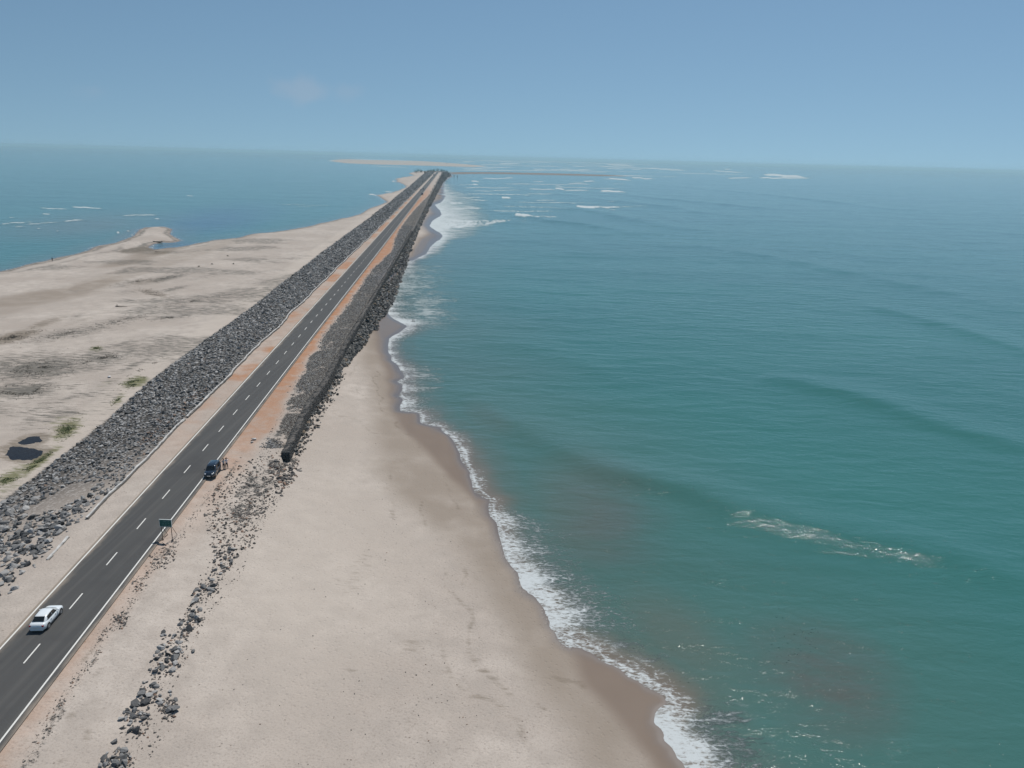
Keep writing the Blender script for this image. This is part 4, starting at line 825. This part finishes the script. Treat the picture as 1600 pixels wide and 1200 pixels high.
# ------------------------------------------------------------------ people
def skin_mesh(name, verts, edges, radii, mat, parent, sub=2):
    me = bpy.data.meshes.new(name); me.from_pydata(verts, edges, []); o = bpy.data.objects.new(name, me); C.objects.link(o)
    md = o.modifiers.new('s', 'SKIN'); md.use_smooth_shade = True
    for i, r in enumerate(radii): me.skin_vertices[0].data[i].radius = (r, r) if not isinstance(r, tuple) else r
    me.skin_vertices[0].data[0].use_root = True
    o.modifiers.new('b', 'SUBSURF').levels = sub
    dg = bpy.context.evaluated_depsgraph_get(); m2 = bpy.data.meshes.new_from_object(o.evaluated_get(dg)); bpy.data.objects.remove(o)
    m2.name = name; return link(name, m2, mat, parent, True)
def person(loc, rz, label, shirt, trouser, arms, step=.0, group=None, hat=False):
    r = empty('person', loc, rz, label, 'person', group)   # faces +Y
    V = [(0,0,.95),(0,.0,1.12),(0,.01,1.32),(0,0,1.44),(0,.02,1.54),(0,.03,1.64),(0,.02,1.72)]; E = [(0,1),(1,2),(2,3),(3,4),(4,5),(5,6)]; Rd = [(.15,.11),(.13,.10),(.16,.11),(.10,.08),.052,(.078,.095),(.06,.07)]
    def ch(start, pts, rad):
        k = start
        for p, q in zip(pts, rad): V.append(p); Rd.append(q); E.append((k, len(V) - 1)); k = len(V) - 1
        return k
    for s_ in (-1, 1):
        st = step * s_
        ch(0, [(s_ * .10, 0, .86), (s_ * .12, st * .5 + .02, .48), (s_ * .13, st, .09), (s_ * .14, st + .13, .035)], [.085, .058, .038, .035])
        el, ha = arms[0 if s_ < 0 else 1]
        k = ch(3, [(s_ * .19, 0, 1.40), el, ha], [.055, .04, .028]); hv = Vector(ha); d = (hv - Vector(el)).normalized()
        sd = d.cross(Vector((0, 1, 0))); sd = sd.normalized() if sd.length > .2 else Vector((1, 0, 0)); pc = hv + d * .07; V.append(tuple(pc)); Rd.append(.03); E.append((k, len(V) - 1)); kp = len(V) - 1
        for f_ in range(4): b0 = pc + sd * (f_ - 1.5) * .02 + d * .035; ch(kp, [tuple(b0), tuple(b0 + d * (.04 + .006 * (2 - abs(f_ - 1.5))) + Vector((0, 0, -.008)))], [.010, .008])
        ch(k, [tuple(hv + sd * .05 + d * .03), tuple(hv + sd * .06 + d * .07)], [.011, .009])
    skin_mesh('body', V, E, Rd, M['skin'], r)
    V2 = [(0,0,.93),(0,0,1.12),(0,.01,1.32),(0,0,1.43)]; E2 = [(0,1),(1,2),(2,3)]; R2 = [(.175,.135),(.155,.12),(.185,.13),(.115,.09)]
    for s_ in (-1, 1):
        el, ha = arms[0 if s_ < 0 else 1]; b = len(V2); e1 = tuple(Vector((s_ * .19, 0, 1.40)).lerp(Vector(el), .85)); V2 += [(s_ * .19, 0, 1.40), e1]; R2 += [.072, .062]; E2 += [(3, b), (b, b + 1)]
    skin_mesh('shirt', V2, E2, R2, M[shirt], r)
    V3 = [(0,0,.97),(0,0,.90)]; E3 = [(0,1)]; R3 = [(.165,.125),(.165,.125)]
    for s_ in (-1, 1): b = len(V3); st = step * s_; V3 += [(s_ * .10, 0, .82), (s_ * .12, st * .5 + .02, .48), (s_ * .13, st, .13)]; R3 += [.10, .075, .06]; E3 += [(1, b), (b, b + 1), (b + 1, b + 2)]
    skin_mesh('trousers', V3, E3, R3, M[trouser], r)
    skin_mesh('hair', [(0,-.01,1.68),(0,-.01,1.74),(0,-.05,1.62)], [(0,1),(0,2)], [(.085,.095),.06,.065], M['hair'], r)
    bm = bmesh.new(); box(bm, (0, .125, 1.635), (.022, .03, .035)); bm_obj('nose', bm, M['skin'], r, False, .006)
    bm = bmesh.new(); [box(bm, (s_ * .03, .122, 1.66), (.022, .008, .01)) for s_ in (-1, 1)]; bm_obj('eyes', bm, M['hair'], r)
    for s_ in (-1, 1): bm = bmesh.new(); box(bm, (s_ * .135, st * 0 + step * s_ + .06, .04), (.10, .27, .08)); bm_obj('shoe', bm, M['trim'], r, False, .02)
    return r
vx, vy = P(354.5, 731.5, RZ - .15); person((float(vx), float(vy), H1(float(vx), float(vy))), .15, 'person with raised elbows in pale top standing clear of the black car on orange soil', 'shirt_white', 'trouser_grey', [((-.38,.10,1.42),(-.14,.20,1.58)),((.38,.10,1.42),(.14,.20,1.58))], .04)
vx, vy = P(350, 733, RZ - .15); person((float(vx), float(vy), H1(float(vx), float(vy))), .7, 'person in grey shirt and dark trousers leaning beside the black car boot', 'shirt_grey', 'trouser', [((-.42,-.02,1.22),(-.50,.16,1.06)),((.40,.04,1.30),(.22,.20,1.40))], .09)
x, y, z = G1(82, 408.3); person((x, y, z), .9, 'lone dark-clad person standing at the lagoon waterline', 'trouser', 'trouser', [((-.26,0,1.15),(-.27,.05,.90)),((.26,0,1.15),(.27,.05,.90))], .08)
x, y, z = G1(722, 271.9); r = person((x, y, z), 0, 'tiny distant person on the far sand spit beyond the road end', 'trouser', 'trouser', [((-.26,0,1.15),(-.27,.05,.90)),((.26,0,1.15),(.27,.05,.90))], .1)

# ------------------------------------------------------------------ boat, driftwood, litter
x, y, z = G1(246.5, 378.6)
bt = empty('wooden_boat', (x, y, z - .05), math.radians(-8), 'dark wooden fishing boat drawn up on the sand spit', 'boat'); bt.scale = (.55, .6, .6)
def boat_ring(u, k=1.0, dz=0):
    w_ = .95 * (1 - abs(u) ** 2.6) * k + .03; zt = .75 + .45 * abs(u) ** 3; zb = .05 + .35 * abs(u) ** 4
    return [(u * 5.2, w_, zt), (u * 5.2, w_ * .85, (zt + zb) / 2), (u * 5.2, w_ * .3, zb), (u * 5.2, -w_ * .3, zb), (u * 5.2, -w_ * .85, (zt + zb) / 2), (u * 5.2, -w_, zt), (u * 5.2, -w_ * .88, zt), (u * 5.2, -w_ * .7, zb + .25), (u * 5.2, w_ * .7, zb + .25), (u * 5.2, w_ * .88, zt)]
bm = bmesh.new(); loft(bm, [boat_ring(u) for u in np.linspace(-1, 1, 15)]); bm_obj('hull', bm, M['wood'], bt)
for u in (-.5, 0, .5): bm = bmesh.new(); box(bm, (u * 5.2, 0, .66), (.3, 1.5 * (1 - abs(u) ** 2.6), .05)); bm_obj('seat', bm, M['bark'], bt)
def driftwood(px, py, L, lab, rz=.1):
    x, y, z = G1(px, py); r = empty('driftwood', (x, y, z), rz, lab, 'driftwood')
    bm = bmesh.new(); rr = random.Random(int(px)); pts = [Vector((-L / 2 + L * k / 6, rr.uniform(-.1, .1) * L / 4, .12 + rr.uniform(0, .1))) for k in range(7)]
    for k in range(6): tube(bm, pts[k], pts[k + 1], .16 * (1 - k * .11) * L / 4, .16 * (1 - (k + 1) * .11) * L / 4)
    bm_obj('trunk', bm, M['wood'], r)
    for q in (.12, .2): bm = bmesh.new(); a_ = pts[0].lerp(pts[6], q); tube(bm, a_, a_ + Vector((-.2 * L / 4, .1, .75 * L / 4)), .07 * L / 4, .02); bm_obj('branch', bm, M['wood'], r)
driftwood(190, 479.5, 3.8, 'dark driftwood log with upright snags on the lagoon flats', -.05)
driftwood(656, 507, 7.5, 'long dark log washed in the surf below the boulders', -.6)
driftwood(246, 380.9 + 13, 2.2, 'small dark stick at the edge of the inlet mud', .2)
def lump(px, py, s, mat, name, lab, cat, group=None):
    x, y, z = G1(px, py); hv, hf = HULLS[int(px) % 20]; o = link(name, mesh_np(name, hv, hf, {'tone': np.full(len(hv), 1.0)}), M[mat]); o.location = (x, y, z + s * .2); o.scale = (s, s, s * .9); tag(o, lab, cat, group)
lump(171, 590, .9, 'litter', 'plastic_sack', 'white plastic sack on the sand left of the green grass patch', 'sack')
lump(397, 688, 1.0, 'cement', 'concrete_lump', 'pale concrete lump on the orange soil right of the road', 'concrete lump')
lump(394, 692, .6, 'cement', 'concrete_lump', 'smaller concrete lump just below the pale one on orange soil', 'concrete lump')
for q, l_ in (((356, 400.5), 'dark bush speck nearest the lagoon, left of four'), ((365, 413), 'dark bush tuft right of centre on the flats'), ((331.5, 413.5), 'dark bush tuft in the middle of the flats'), ((311, 417), 'leftmost dark bush tuft on the flats')):
    x, y, z = G1(*q); bm = bmesh.new(); rr = random.Random(int(q[0]))
    for k in range(70):
        a_ = rr.uniform(0, 6.28); d_ = rr.uniform(0, .5); c_ = Vector((math.cos(a_) * d_, math.sin(a_) * d_, rr.uniform(0, .5))); vs = [bm.verts.new(c_ + Vector((rr.uniform(-.15, .15), rr.uniform(-.15, .15), rr.uniform(-.1, .2)))) for _ in range(3)]; bm.faces.new(vs)
    o = bm_obj('bush', bm, M['leaf']); o.location = (x, y, z); tag(o, l_ + ' left of the causeway', 'bush', 'bush tufts on the lagoon flats')

# grass tufts and scrub on the lagoon flats
def tufts(name, ells, n, h, mat, lab):
    V = []; F = []; tot = sum(e[5] for e in ells)
    for cx, cy, A_, B_, an, wgt in ells:
        k = int(n * wgt / tot); a_ = RNG.uniform(0, 6.28, k); rr_ = np.abs(RNG.normal(0, .5, k)); u = np.cos(a_) * rr_ * A_; v = np.sin(a_) * rr_ * B_; c, s = math.cos(math.radians(an)), math.sin(math.radians(an))
        qx, qy = cx + u * c - v * s, cy + u * s + v * c; x, y = P(qx, qy, 1.2); t = x + SL * y; ok = t < tToe(y) - 2.0; x, y = x[ok], y[ok]; ok = fbm(x * .35, y * .5, 171) > .47; x, y = x[ok], y[ok]; z = height(x, y)
        for pol in PONDS: ok = sdf(x, y, pol) < -.3; x, y, z = x[ok], y[ok], z[ok]
        k = len(x); b = len(V) and sum(len(q) for q in V); base = np.stack([x, y, z], 1)
        for j in range(4):
            d = RNG.uniform(-.14, .14, (k, 3)); d[:, 2] = 0; tip = base + RNG.normal(0, .12, (k, 3)) * [1, 1, 0] + np.stack([0 * x, 0 * x, h * RNG.uniform(.4, 1, k)], 1)
            wv = RNG.normal(0, 1, (k, 3)); wv[:, 2] = 0; wv *= .06 / (np.linalg.norm(wv, axis=1, keepdims=True) + 1e-6)
            off = sum(len(q) for q in V); V.append(np.concatenate([base + d - wv, base + d + wv, tip + d])); F.append(np.stack([off + np.arange(k), off + k + np.arange(k), off + 2 * k + np.arange(k)], 1))
    tag(link(name, mesh_np(name, np.concatenate(V), np.concatenate(F)), M[mat]), lab, 'vegetation', kind='stuff')
tufts('grass', [(212,597,22,8,-12,1.3),(185,625,14,7,-40,.4),(150,545,11,3,0,.3),(105,670,30,14,-28,.8),(60,722,45,8,-38,.8),(15,745,40,11,-28,.7)], 2600, .14, 'blade', 'short green grass growing around the dark ponds and toe of the slope')
tufts('dry_scrub', [(60,575,85,18,-6,1),(35,610,60,12,-4,1),(160,560,60,8,-7,.6),(110,520,95,8,-10,.5),(190,500,70,6,-12,.4),(260,435,36,4,-12,.4),(215,440,50,5,-8,.3),(270,495,50,4,-5,.4),(230,572,30,3,-25,.2),(20,527,60,9,-14,.8),(300,470,50,5,-10,.3),(240,458,40,6,12,.4)], 4200, .16, 'twig', 'low dry grey scrub scattered over the lagoon side sand flats')

# ------------------------------------------------------------------ the far end of the causeway
def tree(px, py, h, lab, seed):
    h *= 1.5
    x, y = P(px, py, 2.5); x, y = float(x), float(y); z = max(1.0, H1(x, y)); r = empty('tree', (x, y, z - .1), 0, lab, 'tree', 'trees at the far end of the causeway'); rr = random.Random(seed)
    bm = bmesh.new(); tube(bm, (0, 0, 0), (.2, 0, h * .5), .22, .12)
    for k in range(4): a_ = k * 1.6 + rr.random(); tube(bm, (.2, 0, h * .42), (math.cos(a_) * h * .28, math.sin(a_) * h * .28, h * .72), .1, .04)
    bm_obj('trunk', bm, M['bark'], r)
    bm = bmesh.new()
    for k in range(520):
        cl = rr.randrange(7); ca = cl * .9; cc = Vector((math.cos(ca) * h * .33 * (cl > 0), math.sin(ca) * h * .33 * (cl > 0), h * (.36 + .12 * (cl % 3))))
        p = cc + Vector((rr.gauss(0, h * .15), rr.gauss(0, h * .15), rr.gauss(0, h * .15))); s_ = .55
        vs = [bm.verts.new(p + Vector((rr.uniform(-s_, s_), rr.uniform(-s_, s_), rr.uniform(-s_, s_)))) for _ in range(3)]; bm.faces.new(vs)
    bm_obj('crown', bm, M['leaf'], r)
TR = [(650,270,7,'dark spreading tree at the left tip of the causeway end'), (654,269.4,9,'tallest tree at the left of the far causeway end'), (658.5,269.3,6,'low tree right of the tallest far one'), (669,268.6,5,'small tree before the far road end'), (673.5,268.8,6,'tree left of the far mast'),
      (678,268.6,6,'tree at the foot of the far mast'), (684.5,268.6,7,'tree just right of the far mast'), (690,269,6,'bush-like tree in the right row at the far end'), (694,269,6,'middle tree of the right row at the far end'), (698.5,269.3,5,'rightmost tree at the far end above the boulders'), (664,269,4,'lowest tree between the left clump and the road end')]
for k, (a_, b_, h, l_) in enumerate(TR): tree(a_, b_, h, l_, k)
def hut(px, py, w_, d_, h, wall, roof, lab):
    x, y = P(px, py, 2.5); x, y = float(x), float(y); z = max(1.0, H1(x, y)); r = empty('hut', (x, y, z - .1), .1, lab, 'hut', 'huts at the far end of the causeway')
    bm = bmesh.new(); box(bm, (0, 0, h / 2), (w_, d_, h)); bm_obj('wall', bm, M[wall], r)
    bm = bmesh.new(); loft(bm, [[(-w_ * .6, -d_ * .62, h), (-w_ * .6, 0, h * 1.45), (-w_ * .6, d_ * .62, h), (-w_ * .6, 0, h * 1.02)], [(w_ * .6, -d_ * .62, h), (w_ * .6, 0, h * 1.45), (w_ * .6, d_ * .62, h), (w_ * .6, 0, h * 1.02)]]); bm_obj('roof', bm, M[roof], r)
    bm = bmesh.new(); box(bm, (0, -d_ / 2 - .02, h * .4), (w_ * .2, .06, h * .8)); bm_obj('door', bm, M['trim'], r)
hut(686.8, 269.6, 5, 4, 2.8, 'wallw', 'wallw', 'small whitewashed hut right of the mast at the far road end'); hut(676, 269.8, 6, 4, 2.5, 'tarp', 'thatch', 'thatched stall left of the mast at the far road end'); hut(664.5, 270.3, 6, 4, 2.4, 'wood', 'thatch', 'dark thatched hut among the left trees at the far end')
x, y = P(681.5, 269, 3); x, y = float(x), float(y); ms = empty('mast', (x, y, 2.8), 0, 'thin dark mast standing at the far end of the road', 'mast')
bm = bmesh.new(); tube(bm, (0, 0, 0), (0, 0, 13), .55, .25); bm_obj('pole', bm, M['steel'], ms); bm = bmesh.new(); box(bm, (0, 0, 11.5), (2.2, .4, .5)); bm_obj('crossarm', bm, M['steel'], ms)
for k, (q, l_) in enumerate((((709.5,275.8), 'dark stump post in the water, left of two beyond the boulders'), ((714.5,276.2), 'dark stump post in the water, right of two beyond the boulders'))):
    x, y = P(*q, 0); bm = bmesh.new(); tube(bm, (0, 0, -1), (.3, 0, 3.6), .9, .6); tube(bm, (.2, 0, 2), (-1.2, 0, 3), .4, .3); o = bm_obj('stump_post', bm, M['wood']); o.location = (float(x), float(y), 0); tag(o, l_, 'post', 'stump posts in the water')

# ------------------------------------------------------------------ haze, sky, sun, camera
HZ = NT('haze_air'); HZ.t.nodes.clear(); ho = HZ.n('ShaderNodeOutputMaterial'); pv = HZ.n('ShaderNodeVolumePrincipled'); pv.inputs['Density'].default_value = 8.5e-5; pv.inputs['Color'].default_value = (.60, .90, 1.0, 1); pv.inputs['Anisotropy'].default_value = .2
HZ.l(pv.outputs[0], ho.inputs['Volume'])
bm = bmesh.new(); box(bm, (0, 0, 28), (150000, 150000, 66)); hz = bm_obj('haze', bm, HZ.m); tag(hz, 'thin pale sea haze filling the air over the whole coast', 'haze', kind='stuff')
w = bpy.data.worlds.new('World'); bpy.context.scene.world = w; w.use_nodes = True; nt = w.node_tree; nt.nodes.clear()
out = nt.nodes.new('ShaderNodeOutputWorld'); bg = nt.nodes.new('ShaderNodeBackground'); sky = nt.nodes.new('ShaderNodeTexSky'); sky.sky_type = 'NISHITA'; sky.sun_disc = False
sky.sun_elevation = SUN_EL; sky.sun_rotation = SUN_AZ; sky.altitude = 0; sky.air_density = 1.0; sky.dust_density = 0.1; sky.ozone_density = 1.2
bg.inputs[1].default_value = .08
tc = nt.nodes.new('ShaderNodeTexCoord')
def wm(op, a_, b_, c_=0.0):
    n = nt.nodes.new('ShaderNodeMath'); n.operation = op
    for i, v in enumerate((a_, b_, c_)):
        if isinstance(v, bpy.types.NodeSocket): nt.links.new(v, n.inputs[i])
        else: n.inputs[i].default_value = v
    return n.outputs[0]
vm = nt.nodes.new('ShaderNodeVectorMath'); vm.operation = 'MULTIPLY_ADD'; nt.links.new(tc.outputs['Generated'], vm.inputs[0]); vm.inputs[1].default_value = (1, 1, .95); vm.inputs[2].default_value = (0, 0, .165)
vz = nt.nodes.new('ShaderNodeVectorMath'); vz.operation = 'MAXIMUM'; nt.links.new(vm.outputs[0], vz.inputs[0]); vz.inputs[1].default_value = (-9, -9, .15)
vn_ = nt.nodes.new('ShaderNodeVectorMath'); vn_.operation = 'NORMALIZE'; nt.links.new(vz.outputs[0], vn_.inputs[0]); nt.links.new(vn_.outputs[0], sky.inputs[0])
# two faint cumulus heads low over the lagoon
cn = nt.nodes.new('ShaderNodeTexNoise'); cn.inputs['Scale'].default_value = 22; cn.inputs['Detail'].default_value = 6; nt.links.new(tc.outputs['Generated'], cn.inputs['Vector'])
tot = None
for cpx, cpy, rad, inten in ((468,140,.045,.55), (150,142,.03,.3), (545,146,.03,.3)):
    a_, b_, u_ = ray(cpx, cpy); v = Vector((float(a_), float(b_), float(u_))).normalized()
    sub = nt.nodes.new('ShaderNodeVectorMath'); sub.operation = 'SUBTRACT'; nt.links.new(tc.outputs['Generated'], sub.inputs[0]); sub.inputs[1].default_value = v
    sc_ = nt.nodes.new('ShaderNodeVectorMath'); sc_.operation = 'MULTIPLY'; nt.links.new(sub.outputs[0], sc_.inputs[0]); sc_.inputs[1].default_value = (1, 1, 1.8)
    ln = nt.nodes.new('ShaderNodeVectorMath'); ln.operation = 'LENGTH'; nt.links.new(sc_.outputs[0], ln.inputs[0])
    q = wm('SUBTRACT', 1.0, wm('DIVIDE', ln.outputs['Value'], rad)); q = wm('ADD', q, wm('MULTIPLY', wm('SUBTRACT', cn.outputs['Fac'], .5), 2.2)); mr = nt.nodes.new('ShaderNodeMapRange'); mr.interpolation_type = 'SMOOTHSTEP'; nt.links.new(q, mr.inputs[0]); mr.inputs[1].default_value = 0.2; mr.inputs[2].default_value = 1.1; mr.inputs[4].default_value = inten
    tot = mr.outputs[0] if tot is None else wm('ADD', tot, mr.outputs[0])
hs = nt.nodes.new('ShaderNodeMix'); hs.data_type = 'RGBA'; hs.blend_type = 'MULTIPLY'; hs.inputs[0].default_value = 1; nt.links.new(sky.outputs[0], hs.inputs[6]); hs.inputs[7].default_value = (.97, 1.09, 1.03, 1)
SKYTINT = hs.inputs[7]
mx = nt.nodes.new('ShaderNodeMix'); mx.data_type = 'RGBA'; nt.links.new(wm('MULTIPLY', tot, .5), mx.inputs[0]); nt.links.new(hs.outputs[2], mx.inputs[6]); mx.inputs[7].default_value = (5, 5.6, 6.6, 1)
nt.links.new(mx.outputs[2], bg.inputs[0]); nt.links.new(bg.outputs[0], out.inputs[0])
sun = bpy.data.lights.new('sun', 'SUN'); sun.energy = 3.9; sun.angle = math.radians(.5); sun.color = (1, .955, .89); so = bpy.data.objects.new('sun', sun); C.objects.link(so)
dv = Vector((math.sin(SUN_AZ) * math.cos(SUN_EL), math.cos(SUN_AZ) * math.cos(SUN_EL), math.sin(SUN_EL))); so.rotation_euler = dv.to_track_quat('Z', 'Y').to_euler()
cam = bpy.data.cameras.new('camera'); cam.sensor_width = 36; cam.lens = 36 * FPX / 1600; cam.clip_start = .5; cam.clip_end = 300000; co = bpy.data.objects.new('camera', cam); C.objects.link(co)
fw = Vector((0, math.cos(PITCH), -math.sin(PITCH))); rt0 = Vector((1, 0, 0)); up0 = rt0.cross(fw)
rt = rt0 * math.cos(ROLL) + up0 * math.sin(ROLL) * 1.0; up = up0 * math.cos(ROLL) - rt0 * math.sin(ROLL)
# ray(): xl = x c - y s ; yl = x s + y c  ->  image x axis = (c, s), image y axis = (-s, c) in level coordinates
mt = Matrix(((rt.x, up.x, -fw.x), (rt.y, up.y, -fw.y), (rt.z, up.z, -fw.z))); co.matrix_world = Matrix.Translation((0, 0, CAMZ)) @ mt.to_4x4()
S = bpy.context.scene; S.camera = co; S.view_settings.view_transform = 'Standard'; S.view_settings.look = 'None'; S.view_settings.exposure = 0; S.view_settings.gamma = 1
S.cycles.volume_bounces = 0; S.cycles.max_bounces = 6
